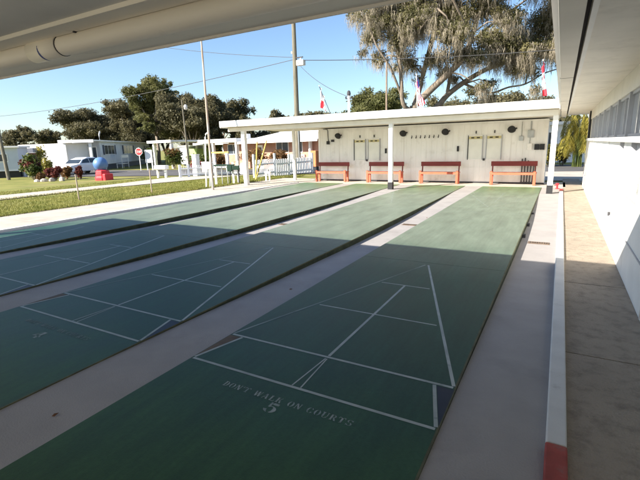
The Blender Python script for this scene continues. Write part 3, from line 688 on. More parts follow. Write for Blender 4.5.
clumps = [(385,18,24),(374,36,13),(372,10,13),(398,44,18),(420,22,22),(396,-5,28),(440,46,19),(452,14,26),(411,56,11),(430,-14,30),(470,-15,34),(480,14,20),(478,48,17),(500,52,20),(524,42,22),(550,26,24),(548,56,15),(520,66,12),(496,32,16),(572,45,26),(562,0,24),(540,-8,24),(585,15,24),(465,66,12),(432,64,10),(383,52,9),(450,70,9),(540,72,9),(508,76,9),(470,92,8),(485,88,8),(497,97,8),(525,95,7),(575,72,12),(410,5,22),(415,64,9),(398,68,8),(456,60,12),(470,60,11),(490,66,11),(505,60,12),(530,58,12),(381,62,7),(426,76,7),(461,78,7),(514,68,9),(440,58,11),(404,30,16),(365,28,9),(366,48,7),(560,62,12),(575,88,9)]
go = random.Random(5); cl = []; tw = []
for px, py, r in clumps:
    dd = go.uniform(-2.2,2.2); c = O(px,py,dd); rr = r*.064
    cl.append((*c, rr, rr*.8))
    for _ in range(3):
        a = go.random()*6.28; s = rr*go.uniform(.6,1.2); cl.append((c[0]+s*math.cos(a), c[1]+s*math.sin(a), c[2]+go.uniform(-.5,.5)*rr, rr*.45, rr*.38))
    # twig from the clump to the nearest limb point
    best = min((Vector(p) for pts, _ in limbs[1:] for p in pts), key=lambda v: (v-Vector(c)).length)
    mid = (Vector(c)+best)/2+Vector((go.uniform(-.3,.3),0,.25))
    lb_.tube([best, mid, Vector(c)], [.06,.045,.02], 5)
    for _ in range(7):
        e_ = Vector(c)+Vector((go.gauss(0,1),go.gauss(0,1),go.gauss(0,.7))).normalized()*rr*go.uniform(.7,1.15)
        lb_.tube([Vector(c), (Vector(c)+e_)/2+Vector((0,0,go.uniform(-.1,.15))), e_], [.022,.014,.005], 4)
lb_.build('trunk', 'bark', ok, smooth=True)
V, F = leaves(cl, 210000, .066, 5, shell=.2); raw('crown', V, F, 'leaf_oak', ok)
def moss(cl, n, seed, lmin, lmax, wd):
    g = np.random.default_rng(seed); C = np.array(cl); wgt = C[:,3]**2; wgt /= wgt.sum(); idx = g.choice(len(C), n, p=wgt)
    V = []; F = []
    for i in idx:
        c = C[i]; a = g.random()*6.28; r = c[3]*g.random()**.6*1.05
        x, y, z = c[0]+r*math.cos(a), c[1]+r*math.sin(a), c[2]+c[4]*g.uniform(-.95,.6)
        L = g.uniform(lmin,lmax)*(1.5 if g.random() < .12 else 1); k = 5 ; b = g.random()*3.14
        for s in range(int(g.integers(4,9))):           # a tuft of strands
            ox, oy = g.normal(0,.07,2); l = L*g.uniform(.5,1); w0 = wd*g.uniform(.6,1.3); bb = b+g.normal(0,.7); base = len(V)
            for j in range(k):
                t = j/(k-1); ww = w0*(1-.85*t)*(1+.5*math.sin(9*t+s)); xx = x+ox+.05*math.sin(5*t+s+i); yy = y+oy+.05*math.cos(4*t+s)
                V += [(xx-ww*math.cos(bb), yy-ww*math.sin(bb), z-l*t), (xx+ww*math.cos(bb), yy+ww*math.sin(bb), z-l*t)]
            for j in range(k-1): F.append((base+2*j, base+2*j+1, base+2*j+3, base+2*j+2))
    return np.array(V, float), np.array(F)
V, F = moss(cl, 8500, 9, .12, 1.05, .011); raw('hanging_moss', V, F, 'moss', ok)

# ------------------------------------------------------------------ shrubs, garden
def shrub(label, x, y, h, w, m, n, size, seed, name='shrub', m2=None, group=None, stems=5):
    t = thing(name, label, 'shrub' if name != 'flower_bed' else 'flowers', (x,y,tz(x,y)), 0, group); g = random.Random(seed)
    cl = [(g.uniform(-.3,.3)*w, g.uniform(-.3,.3)*w, h*g.uniform(.35,.75), w*.26, h*.24) for _ in range(9)]+[(0,0,h*.5,w*.36,h*.36)]
    st = MB()
    for c in cl[:stems]: st.tube([(c[0]*.2,c[1]*.2,-.05),(c[0]*.7,c[1]*.7,c[2]*.6),(c[0],c[1],c[2])], [.035,.025,.01], 5)
    st.build('stem', 'bark', t)
    V, F = leaves(cl, n, size, seed); raw('foliage', V, F, m, t)
    if m2:
        V, F = leaves([(c[0],c[1],c[2]+h*.12,c[3]*.9,c[4]*.8) for c in cl[:5]], n//3, size, seed+1); raw('red_foliage', V, F, m2, t)
    return t
GD = 'shrubs in the garden bed beside the car'
shrub('tall green bush with a red top beside the grey mobile home', -32.17,15.11,1.9,1.5,'leaf_shrub',2600,.11,31,m2='leaf_red',group=GD)
shrub('round dark red bush in the middle of the garden bed', -28.72,14.64,1.0,.95,'leaf_red',1500,.09,32,group=GD)
shrub('narrow dark red plant in front of the white car', -27.22,15.46,.95,.55,'leaf_red',900,.09,33,group=GD)
shrub('small orange-red plant at the open end of the garden bed', -29.07,13.83,.65,.6,'leaf_bronze',700,.08,34,group=GD)
shrub('pale straggly bush in front of the white annex', -33.45,16.71,1.6,1.3,'leaf_yellow',1100,.09,35,group=GD)
shrub('bronze leafed bush between the red bush and the car', -29.08,15.6,.95,.9,'leaf_bronze',1400,.09,36,group=GD)
shrub('tall thin pale shrub against the white annex', -39.07,19.45,3.0,1.0,'leaf_yellow',700,.10,37,group=GD)
shrub('green bush between the white carport and the lamp pole', -33.5,29.5,2.3,2.3,'leaf_shrub',1800,.11,38,m2='leaf_bronze')
shrub('green bush beside the far corner of the long mobile home', -47.5,38.2,2.6,2.6,'leaf_shrub',1500,.14,39)
shrub('broad green bush in front of the low white carport', -27.8,27.6,1.5,3.2,'leaf_shrub',1800,.10,40)
shrub('bronze bush beside the brick corner of the brick house', -24.5,26.3,1.6,2.0,'leaf_bronze',1300,.10,41)
shrub('russet bush under the brick house windows behind the yellow guards', -20.4,26.4,2.0,2.5,'leaf_bronze',1700,.10,42)
shrub('russet bush behind the picket fence next to the utility pole', -17.6,25.6,1.8,2.2,'leaf_bronze',1600,.10,43)
shrub('pink flowering bush behind the white railing', -25.2,24.4,1.1,1.1,'leaf_pink',700,.08,44,name='flower_bush')
shrub('yellow green shrub beyond the shed corner in front of the white house', .55,31.5,1.9,2.1,'leaf_yellow',2200,.10,45)
shrub('dark shrub between the yellow shrub and the weeping palm', 1.5,32.5,1.7,1.1,'leaf_dark',900,.10,46)
shrub('round shrub on a short stem on the lawn beyond the shelter roof edge', -15.4,.6,2.6,1.6,'leaf_shrub',2200,.09,47)
# stones of the bed
for k, (x, y) in enumerate(((-28.7, 13.42), (-28.29, 13.64), (-27.83, 13.9), (-27.25, 14.22))):
    o = MB().lathe([(.1,-.05),(.2,.02),(.17,.12),(.06,.18)], 9).build('garden_stone', 'walk', loc=(x,y,tz(x,y)), rz=k); o.scale = (1.2,.8,1+.2*k)
    tag(o, 'pale stone edging the garden bed', 'stone', 'stones edging the garden bed')
# weeping palm beyond the shed
pl = thing('clumping_palm', 'weeping yellow green palm clump at the end of the walkway', 'palm', (2.35,31,tz(2.35,31)))
gp = random.Random(3); st = MB(); VV = []; FF = []
for k in range(46):
    a = gp.random()*6.28; H_ = gp.uniform(1.2,3.9); rr = gp.uniform(.3,1.15); b0_ = (.3*math.cos(a)*gp.random(), .3*math.sin(a)*gp.random(), 0)
    P = [Vector(b0_), Vector((rr*.25*math.cos(a),rr*.25*math.sin(a),H_*.65)), Vector((rr*.65*math.cos(a),rr*.65*math.sin(a),H_)), Vector((rr*1.1*math.cos(a),rr*1.1*math.sin(a),H_*.85)), Vector((rr*1.3*math.cos(a),rr*1.3*math.sin(a),H_*.55))]
    st.tube(P, [.03,.022,.015,.01,.006], 5)
    for s in range(34):
        t = 1.3+2.65*s/33; i = min(int(t),3); c = P[i].lerp(P[i+1], t-i)
        for sd in (-1,1):
            d = Vector((-math.sin(a)*sd+gp.uniform(-.3,.3), math.cos(a)*sd+gp.uniform(-.3,.3), -.9-gp.random())).normalized()*gp.uniform(.28,.5); sidev = Vector((math.cos(a),math.sin(a),.2))*.022
            n0 = len(VV); VV += [c-sidev, c+sidev, c+d*.6+sidev, c+d]; FF.append((n0,n0+1,n0+2,n0+3))
st.build('stems', 'leaf_shrub', pl); raw('fronds', np.array([tuple(v) for v in VV]), np.array(FF), 'leaf_yellow', pl)

# lawn blades near the sidewalk (stuff)
def blades():
    n = 90000; g = np.random.default_rng(21)
    x = -10.9-11*g.random(n)**1.6; y = 1+17*g.random(n)
    onpath = (x < -16.2) & (x > -19.6+.0*y); keep = ~onpath; x, y = x[keep], y[keep]; n = len(x)
    z = np.array([tz(a,b) for a, b in zip(x,y)]); h = .025+.05*g.random(n)**2; a = g.random(n)*6.28; wd = .006+.006*g.random(n); le = g.normal(0,.022,(n,2))
    ne = 9000                                              # ragged turf edge creeping over the paving
    xe = np.concatenate([-10.84+.05*g.normal(size=ne//2), -16.75+.09*g.normal(size=ne//4), -19.25+.1*g.normal(size=ne//4)]); ye = 1+17*g.random(len(xe)); ye[ne//2:] = 1+10*g.random(len(xe)-ne//2)
    x = np.concatenate([x, xe]); y = np.concatenate([y, ye]); m_ = len(xe); n = len(x)
    z = np.concatenate([z, [max(tz(p_,q_)+.02, .004 if p_ > -10.84 else -1) for p_, q_ in zip(xe, ye)]]); h = np.concatenate([h, .03+.05*g.random(m_)]); a = np.concatenate([a, g.random(m_)*6.28]); wd = np.concatenate([wd, .007+.006*g.random(m_)]); le = np.concatenate([le, g.normal(0,.04,(m_,2))])
    V = np.stack([np.stack([x-wd*np.cos(a),y-wd*np.sin(a),z-.005],1), np.stack([x+wd*np.cos(a),y+wd*np.sin(a),z-.005],1), np.stack([x+le[:,0],y+le[:,1],z+h],1)],1).reshape(-1,3)
    o = raw('lawn_grass', V, np.arange(3*n).reshape(-1,3), 'blade', None); o['kind'] = 'stuff'
blades()

# ------------------------------------------------------------------ houses
def window(parent, x, z, w_, h_, yy=-.03, m='window', shut=False, mull=1):
    wn = B(x-w_/2,x+w_/2,yy,yy+.02,z,z+h_).build('window', m, parent)
    f = MB(); f.box(x-w_/2-.06,x+w_/2+.06,yy-.02,yy+.03,z-.06,z-.001); f.box(x-w_/2-.06,x+w_/2+.06,yy-.02,yy+.03,z+h_+.001,z+h_+.06)
    f.box(x-w_/2-.06,x-w_/2-.001,yy-.02,yy+.03,z-.001,z+h_+.001); f.box(x+w_/2+.001,x+w_/2+.06,yy-.02,yy+.03,z-.001,z+h_+.001)
    for k in range(mull): q = x-w_/2+w_*(k+1)/(mull+1); f.box(q-.02,q+.02,yy-.02,yy-.001,z,z+h_)
    f.build('frame', 'trim', wn)
    if shut:
        for s in (-1,1): B(x+s*(w_/2+.32)-.22,x+s*(w_/2+.32)+.22,yy-.03,yy,z-.05,z+h_+.05).build('shutter', 'shutter', wn)
# long white mobile home with porch
mh = thing('mobile_home', 'long white mobile home with shuttered windows and a columned porch across the road', 'house', (-40.45,25.35,tz(-40.45,25.35)), R(127.9))
# local +x runs along the long wall away from us; the wall faces local +y... so build the body on the -y... side away from the courts
def house_parts():
    L = 25.2
    B(2.6,L,.15,2.9,.55,3.0).build('wall', 'siding', mh)
    B(2.65,L-.05,.25,2.8,-.5,.549).build('skirt', 'shutter', mh)
    B(-.3,L+.3,-.25,3.1,3.001,3.15).build('roof', 'hroof', mh)
    B(-.36,-.301,-.25,3.1,2.88,3.17).build('fascia', 'trim', mh)
    B(-.1,2.599,.2,2.85,-.5,.35).build('porch_floor', 'walk', mh)
    for x, w_ in ((5.6,3.4),(13.2,4.2),(23.2,2.0)):
        window(mh, x, 1.65, w_, .95, .115, 'window', True, 2)
    for y in (.1,2.5): B(-.1,.16,y,y+.24,-.4,3.0).build('column', 'trim', mh, bevel=.01)
    pw_ = B(2.5,2.599,.16,2.88,.56,2.98).build('porch_wall', 'hgrey', mh)
    for y, w_, z0 in ((.9,.75,1.3),(2.05,.9,.6)):
        wn = B(2.47,2.499,y-w_/2,y+w_/2,z0,2.4).build('window' if z0 > 1 else 'door', 'window', mh)
        f = MB(); f.box(2.44,2.49,y-w_/2-.08,y-w_/2-.001,z0-.05,2.48); f.box(2.44,2.49,y+w_/2+.001,y+w_/2+.08,z0-.05,2.48); f.box(2.44,2.49,y-w_/2,y+w_/2,2.401,2.48); f.build('frame', 'trim', wn)
house_parts()
MB().tube([(8.5,2.0,3.1),(8.5,2.0,3.9),(8.9,2.0,4.3)], .09).build('roof_vent', 'galv', mh)
ax = thing('annex', 'bright white flat-roofed annex behind the garden bed', 'house', (-49.3,22.9,tz(-49.3,22.9)), R(7))
B(0,6.6,0,4,-.4,2.74).build('wall', 'hpaint', ax); B(-.2,6.7,-.06,4.2,2.741,2.88).build('roof', 'hroof', ax); B(1.6,2.6,-.03,-.002,.2,2.2).build('door', 'trim', ax)
# grey-blue mobile home at the edge of view
gh = thing('mobile_home', 'pale grey mobile home with a dark skirt at the edge of the lawn', 'house', (-37.66,16.92,tz(-37.66,16.92)), R(50))
B(-9,0,0,3,.55,2.42).build('wall', 'hgrey', gh); B(-8.9,-.1,.15,2.9,-.4,.549).build('skirt', 'black', gh); B(-9.3,.2,-.3,3.2,2.421,2.56).build('roof', 'hroof', gh)
window(gh, -1.6, 1.35, 1.6, .55, -.02); window(gh, -4.6, 1.35, 1.6, .55, -.02)
gb = thing('awning_shed', 'small shed with a grey awning and brown wall behind the red-topped bush', 'shed', (-41.56,19.41,tz(-41.56,19.41)), R(42))
B(-.75,.7,.6,1.6,0,1.99).build('wall', 'brick', gb); B(-.95,.8,-.3,1.7,2.0,2.42).build('awning', 'groof', gb); B(-.65,-.5,-.2,-.05,0,1.99).build('post', 'trim', gb); B(-.1,.5,.56,.599,.0,1.8).build('door', 'window', gb)
for k, (x, y, m, h_) in enumerate(((-38.52,17.29,'bluepaint',.75),(-38.15,17.5,'hpaint',.8),(-37.78,17.7,'shutter',.7))):
    t = thing('storage_bin', ['blue storage bin beside the grey mobile home','white storage bin beside the blue bin','dark storage bin under the tall bush'][k], 'bin', (x,y,tz(x,y)), 0, 'storage bins by the grey mobile home')
    B(-.28,.28,-.25,.25,0,h_).build('bin_body', m, t, bevel=.03); B(-.31,.31,-.28,.28,h_+.001,h_+.07).build('lid', m, t, bevel=.02)

# brick house with white hip roof
bh = thing('brick_house', 'salmon brick house with a white hip roof behind the picket fence', 'house', (-30.2,30.5,tz(-28,30)), R(-16))
L = 16.3
wl = MB(); wl.box(2.2,L,.9,7.5,-.3,2.35); wl.build('wall', 'brick', bh)
rf = MB()
e = 2.40
rf.add([(6.6,-.4,e),(L+.5,-.4,e),(L+.5,8.2,e),(6.6,8.2,e),(9.6,3.2,3.35),(13.4,3.2,3.25)], [(3,2,1,0),(0,1,5,4),(1,2,5),(2,3,4,5),(3,0,4)]); rf.build('hip_roof', 'hroof', bh)
B(6.6,L+.5,-.43,-.401,2.24,2.42).build('fascia', 'trim', bh)
B(-.2,6.59,-.5,7.0,2.42,2.75).build('flat_roof', 'hroof', bh)
B(3.0,3.4,3,3.4,2.75,3.25).build('roof_vent', 'hroof', bh)
for x in (2.35,6.3): B(x-.12,x+.12,-.4,-.16,-.3,2.41).build('column', 'trim', bh)
window(bh, 4.0, 1.35, 1.8, .85, .87, 'window', False, 1); window(bh, 11.3, 1.45, 1.5, .85, .87); window(bh, 13.2, 1.45, 1.1, .85, .87)
for x in (11.3,13.2): B(x-.9,x+.9,.76,.868,1.02,1.25).build('window_box', 'trim', bh)
d = B(7.7,8.6,.85,.898,-.2,2.1).build('door', 'trim', bh); B(7.85,8.45,.84,.849,.3,1.9).build('glass', 'window', d)
B(12.55,13.95,.55,.898,-.3,1.20).build('porch_screen', 'trim', bh)
B(14.9,15.1,.5,.7,-.3,2.39).build('column', 'trim', bh)
ob = thing('utility_cabinet', 'orange brown cabinet beside the far end of the shed', 'cabinet', (-13.4,23.4,tz(-13.4,23.4)), R(-16))
B(-.22,.32,0,.5,.35,1.42).build('case', 'orange', ob, bevel=.01); B(-.2,.3,.05,.45,0,.349).build('base', 'black', ob); B(-.17,.27,-.012,-.001,.45,1.32).build('door', 'orange', ob)
pw = thing('porch_wall', 'shaded brown porch wall with white posts under a white eave next to the shed', 'porch', (-13.6,26.6,tz(-13.6,26.6)), R(-16))
B(-.7,2.6,1.2,1.4,-.2,2.2).build('wall', 'brick', pw); B(-1.0,3.4,-.5,1.6,2.21,2.45).build('roof', 'hroof', pw)
for x in (1.7,): B(x-.12,x+.12,-.3,-.06,-.2,2.2).build('post', 'trim', pw)
B(2.0,2.5,1.15,1.198,.2,1.9).build('door', 'window', pw)
# carports
cpw = thing('carport', 'open white carport on two slender posts beyond the road', 'carport', (-36.5,30.3,tz(-36.5,30.3)), R(-10))
B(-1.3,3.2,-.5,4.2,2.72,2.90).build('roof', 'hroof', cpw); B(-1.35,3.25,-.56,-.501,2.66,2.92).build('fascia', 'trim', cpw)
for x in (-.6,2.75):
    B(x-.13,x+.13,-.3,-.04,-.2,2.719).build('post', 'trim', cpw)
B(-.6,-.36,3.8,4.0,-.2,2.719).build('post', 'trim', cpw); B(2.6,2.86,3.8,4.0,-.2,2.719).build('post', 'trim', cpw)
lm = thing('storage_shed', 'white shed with a lime green side inside the white carport', 'shed', (-38.5,35.5,tz(-38.5,35.5)), R(-12))
B(-.6,1.0,0,2.5,.2,2.3).build('wall', 'hpaint', lm); B(1.001,2.7,.2,2.3,.2,2.0).build('green_wall', 'lime', lm); B(-.7,2.8,-.2,2.6,2.301,2.4).build('roof', 'hroof', lm); B(-.5,2.5,.3,2.2,-.3,.199).build('base', 'shutter', lm)
lc = thing('carport', 'long low white carport roof behind the shrubs beside the brick house', 'carport', (-34.5,35.2,tz(-34.5,35.2)), R(-15))
B(-2.2,5.5,-.3,4,2.35,2.6).build('roof', 'hroof', lc)
for x in (-1.9,1.6,4.9): B(x-.1,x+.1,-.1,.1,-.2,2.349).build('post', 'trim', lc)
B(-2,5.2,3.6,3.8,-.2,2.34).build('wall', 'hpaint', lc); window(lc, 0, .9, 1.2, .9, 3.56); window(lc, 3.2, .9, 1.2, .9, 3.56)
# white house seen past the shed
wh = thing('house', 'white house with a dark window band seen beyond the end of the shed', 'house', (-2.6,40,tz(-2,40)), R(-3))
B(0,6.8,0,6,-.2,3.1).build('wall', 'hpaint', wh); B(-.4,7.2,-.6,6.4,3.101,3.35).build('roof', 'hroof', wh)
window(wh, 2.6, 1.55, 1.9, .95, -.03, 'window'); window(wh, 5.0, 1.55, 1.6, .95, -.03, 'window')
B(1.4,3.9,-.5,-.35,.55,1.35).build('railing', 'trim', wh)

# ------------------------------------------------------------------ car
car = thing('parked_car', 'white hatchback parked in front of the porch across the road', 'car', (-35.03,20.54,tz(-35.03,20.54)), R(102))
prof = [(-1.95,.32),(-2.0,.62),(-1.9,.82),(-1.0,.95),(-.55,1.28),(0.1,1.46),(.9,1.45),(1.55,1.22),(1.95,.98),(2.02,.6),(1.95,.3)]
secs = [(-.80,.0),(-.86,.0),(.86,.0),(.80,.0)]
mb = MB(); n = len(prof); V = []
def hw(z): return .86 if z < .9 else .86-.24*(z-.9)/.56
for s in (-1,1):
    V += [(x, s*hw(z), z) for x, z in prof]
F = [tuple(range(n)), tuple(range(2*n-1,n-1,-1))]+[(i, n+i, n+(i+1)%n, (i+1)%n) for i in range(n)]
mb.add(V, F).build('body', 'carwhite', car, bevel=.06)
gm = MB()
for s in (-1,1):
    gm.sheet([(x, s*(hw(z)+.012), z) for x, z in ((-.78,1.0),(-.45,1.28),(.1,1.38),(.1,1.0))][::s]); 
gm.build('front_side_window', 'carglass', car)
gm = MB()
for s in (-1,1): gm.sheet([(x, s*(hw(z)+.012), z) for x, z in ((.16,1.0),(.16,1.38),(.85,1.37),(1.35,1.18),(1.45,1.02))][::s])
gm.build('rear_side_window', 'carglass', car)
gm = MB(); gm.sheet([(-1.0,-.72,.99),(-1.0,.72,.99),(-.57,.64,1.29),(-.57,-.64,1.29)]); gm.build('windscreen', 'carglass', car)
gm = MB(); gm.sheet([(1.62,.62,1.22),(1.62,-.62,1.22),(1.97,-.7,1.0),(1.97,.7,1.0)]); gm.build('rear_window', 'carglass', car)
for x in (-1.25,1.28):
    for s in (-1,1):
        wv = MB().tube([(x,s*.70,.32),(x,s*.885,.32)], .32, 18).build('wheel', 'tyre', car); MB().tube([(x,s*.88,.32),(x,s*.895,.32)], .19, 14).build('rim', 'galv', wv)
for s in (-1,1):
    B(-1.99,-1.86,s*.62-.14,s*.62+.14,.64,.78).build('headlight', 'insul', car); B(1.93,2.03,s*.66-.1,s*.66+.1,.75,.95).build('tail_light', 'stopred', car)
# ball on its red base
gb = thing('globe_ornament', 'large blue ball resting on a broad red base at the roadside', 'ornament', (-24.3,15.2,tz(-24.3,15.2)))
b = MB()
b.lathe([(.50,-.05),(.50,.18),(.46,.24),(.42,.30),(.44,.36),(.40,.60),(.30,.66)], 8); b.build('base', 'redpaint', gb, bevel=.03)
B(.35,.62,-.3,.3,-.05,.42).build('base_step', 'redpaint', gb, bevel=.05)
MB().lathe([(max(.005,.44*math.sin(R(a))), -.44*math.cos(R(a))) for a in range(4,180,11)], 24, (-.1,0,1.02)).build('ball', 'bluepaint', gb, smooth=True)
# stop sign
ss = thing('stop_sign', 'red octagonal stop sign on a white post at the road corner', 'sign', (-33.55,25.39,tz(-33.5,25.4)), R(22))
MB().tube([(0,0.03,-.1),(0,0.03,2.2)], .035).build('post', 'trim', ss)
oc = [(.37*math.cos(R(22.5+45*k)), .37*math.sin(R(22.5+45*k))) for k in range(8)]
o = MB().prism(oc, 0, .012).build('sign_border', 'flagwhite', ss, loc=(0,-.012,1.80)); o.rotation_euler.x = R(90)
pl = MB().prism([(x*.9,y*.9) for x,y in oc], 0, .004).build('sign_face', 'stopred', o, loc=(0,0,.0125))
tx = MB(); letters(tx, 'STOP', -.26, -.11, .22, .52, put=lambda a,b: (a,b,.018), gap=.15); tx.build('lettering', 'flagwhite', pl)
wb = thing('notice_board', 'plain white board on two legs behind the stop sign', 'sign', (-33.0,26.0,tz(-33,26)), R(25))
B(-.35,.35,0,.04,.75,1.95).build('board', 'trim', wb)
for x in (-.25,.25): B(x-.05,x+.05,.041,.1,-.1,1.5).build('leg', 'trim', wb)
lf_ = thing('lawn_chair', 'white garden bench frame on the grass beside the long mobile home', 'garden bench', (-43.5,31.2,tz(-43,31)), R(120))
for x in (-.9,.85): B(x,x+.06,0,.06,0,1.5).build('leg', 'trim', lf_); B(x,x+.06,.6,.66,0,.5).build('leg', 'trim', lf_)
B(-.9,.91,-.03,-.001,1.2,1.5).build('backrest', 'trim', lf_); B(-.9,.91,0,.7,.5,.56).build('seat', 'trim', lf_)

# ------------------------------------------------------------------ fences and roadside pieces
def pickets(t, L_, h, step, wd, m='trim', rails=(.25,.75)):
    n = int(L_/step)
    p = MB()
    for k in range(n):
        x = step*(k+.5); p.add([(x-wd/2,-.012,.04),(x+wd/2,-.012,.04),(x+wd/2,-.012,h-.07),(x,-.012,h),(x-wd/2,-.012,h-.07),(x-wd/2,.012,.04),(x+wd/2,.012,.04),(x+wd/2,.012,h-.07),(x,.012,h),(x-wd/2,.012,h-.07)],
            [(0,1,2,3,4),(9,8,7,6,5),(0,5,6,1),(1,6,7,2),(2,7,8,3),(3,8,9,4),(4,9,5,0)])
    p.build('pickets', m, t)
    for r in rails: B(0,L_,.014,.05,h*r-.04,h*r+.04).build('rail', m, t)
def fence(label, a, b, h, step, wd, posts, name='picket_fence', m='trim', ph=None):
    a, b = Vector(a), Vector(b); d = b-a
    t = thing(name, label, 'fence', (a.x,a.y,min(tz(*a),tz(*b))), math.atan2(d.y,d.x))
    pickets(t, d.length, h, step, wd, m)
    for q in posts: B(q-.07,q+.07,-.08,.012,-.1,ph or h+.25).build('post', m, t, bevel=.01)
    return t
fence('white picket gate section between two tall white posts at the roadside', (-12.95,16.3), (-13.1,18.45), .98, .14, .045, (0,2.15), m='hpaint', ph=1.28)
fence('white picket fence from the tall post to the far end of the shed', (-13.1,18.6), (-12.75,22.2), 1.02, .17, .11, (1.2,3.6,))
fence('thin white railing of upright bars at the corner of the path', (-19.25,16.95), (-18.4,18.8), .74, .11, .022, (.02,.55,1.85), name='railing', m='hpaint', ph=.80)
fence('thin white railing running on to the green box stand', (-18.3,18.9), (-16.4,19.6), .72, .12, .022, (2.0,), name='railing', m='hpaint', ph=.78)
mbx = thing('mailbox_stand', 'white box on two legs beside the path at the road edge', 'mailbox', (-20.9,17.0,tz(-21,17)), R(10))
B(-.42,.42,-.2,.2,.55,.80).build('box', 'trim', mbx, bevel=.02)
for x in (-.3,.3): B(x-.06,x+.06,-.06,.06,-.1,.549).build('leg', 'trim', mbx)
B(-.1,.22,-.212,-.201,.42,.54).build('flap', 'black', mbx)
for k, (x, y, h_, w_) in enumerate(((-19.6,18.75,1.35,.32),(-23.2,23.4,.75,.6))):
    t = thing('electrical_pedestal', ['tall white cabinet behind the railing at the path corner','low white cabinet beside the pink flowers'][k], 'cabinet', (x,y,tz(x,y)), R(8), 'white cabinets at the roadside')
    B(-w_/2,w_/2,-.2,.2,-.1,h_).build('case', 'trim', t, bevel=.02); B(-w_/2-.02,w_/2+.02,-.22,.22,h_+.001,h_+.06).build('lid', 'trim', t)
wbx = thing('paper_box', 'white box on a post between the railing and hooked pole', 'mailbox', (-18.1,18.4,tz(-18,18.4)), R(10))
B(-.3,.3,-.15,.15,.45,.88).build('box', 'trim', wbx, bevel=.02); B(-.05,.05,-.05,.05,-.1,.449).build('post', 'trim', wbx)
# yellow rail, pale posts
yr = thing('guard_rail', 'short yellow rail on white posts in front of the brick house', 'rail', (-19.6,21.4,tz(-19.6,21.4)), R(8))
B(-.9,.5,-.06,.06,1.42,1.54).build('top_rail', 'yellow', yr)
for x in (-.75,.35): B(x-.09,x+.09,-.09,.09,-.1,1.419).build('post', 'trim', yr)
# green topped box row on white post
gt = thing('mailbox_row', 'dark green boxes and a green shelf on white posts by the sidewalk', 'mailboxes', (-11.45,12.35,0), R(28))
B(-.46,.42,-.13,.13,.80,.86).build('shelf', 'dkgreen', gt, bevel=.01)
B(-.47,-.38,-.05,.05,-.05,.95).build('post', 'trim', gt); B(.30,.38,.02,.10,-.05,.95).build('post', 'trim', gt); B(.52,.60,.0,.08,-.05,1.0).build('post', 'trim', gt)
B(.36,.66,-.2,.0,.62,.80).build('box', 'dkgreen', gt, bevel=.02); B(.12,.34,-.16,.04,.55,.795).build('box', 'dkgreen', gt, bevel=.02)
for x in (-.15,.1): MB().tube([(x,0,-.05),(x,0,.8)], .018, 6).build('leg', 'galv', gt)
MB().tube([(.18,.05,-.05),(.22,.05,.55)], .02, 6).build('leg', 'dark', gt); MB().tube([(.6,-.1,-.05),(.62,-.1,.62)], .03, 6).build('leg', 'dark', gt)
# hydrant like white stand pipe
bo = thing('standpipe', 'short white standpipe with a cap on the grass edge beside the court end', 'standpipe', (-10.5,14.2,-.01))
for x in (-.10,.10): MB().tube([(x,0,-.05),(x,0,.40)], .045, 10).build('pipe', 'trim', bo)
MB().tube([(-.16,0,.40),(.16,0,.40)], .05, 10).build('cross_pipe', 'trim', bo); MB().tube([(0,0,.40),(0,0,.54)], .035, 10).build('cap', 'insul', bo)
tp = tag(B(-.055,.055,-.055,.055,-.05,2.32).build('thin_post', 'trim', loc=(-9.5,14.99,0)), 'slim white post holding the canopy corner between the standpipe and first bench', 'post')
# yellow crossed guards
for k, (a, b, m) in enumerate((((-11.66,14.75,0),(-11.74,15.14,1.80),'yellow'),((-11.6,14.7,.05),(-11.70,15.87,1.84),'yellow'))):
    t = thing('guy_guard', ['yellow guard pole leaning, steeper of the crossed pair on the grass','yellow guard pole leaning further back, slanting across its twin'][k], 'guard pole', a, 0, 'yellow guy wire guards')
    v = Vector(b)-Vector(a); MB().tube([(0,0,-.05), tuple(v)], .034, 10).build('guard_tube', m, t); MB().tube([tuple(v), tuple(v*1.02)], .036, 10).build('cap', 'rust', t)
# line fence posts on the lawn
for k, (x, y, h_) in enumerate(((-12.84,6.49,.83),(-11.92,8.75,.86))):
    t = thing('fence_post', ['thin rusty stake on the lawn in front of the path','thin rusty stake on the lawn nearer the mailbox row'][k], 'stake', (x,y,tz(x,y)), 0, 'rusty stakes on the lawn')
    MB().tube([(0,0,-.1),(.01,0,h_)], .022, 8).build('stake', 'rust', t); MB().tube([(.01,0,h_),(.01,0,h_+.03)], .03, 8).build('cap', 'rust', t)
# hooked white pole and tall leaning steel pole
hp = thing('hook_pole', 'white double pole bent over at the top beside the leaning steel pole', 'pole', (-11.0,10.72,0))
MB().tube([(-.06,0,-.1),(-.26,.38,2.0),(-.24,.40,2.12),(-.16,.42,2.18),(-.08,.42,2.14),(-.06,.42,2.05)], .028, 8).build('upright', 'trim', hp)
MB().tube([(.10,.05,-.1),(-.06,.42,2.05)], .018, 8).build('brace', 'trim', hp)
tag(MB().tube([(0,0,-.2),(-.42,.45,2.6),(-.80,.86,4.9),(-.97,1.04,6.3)], [.048,.044,.036,.03], 10).build('steel_pole', 'rust', loc=(-10.14,10.12,0)), 'tall thin rust streaked steel pole leaning beside the sidewalk', 'pole')
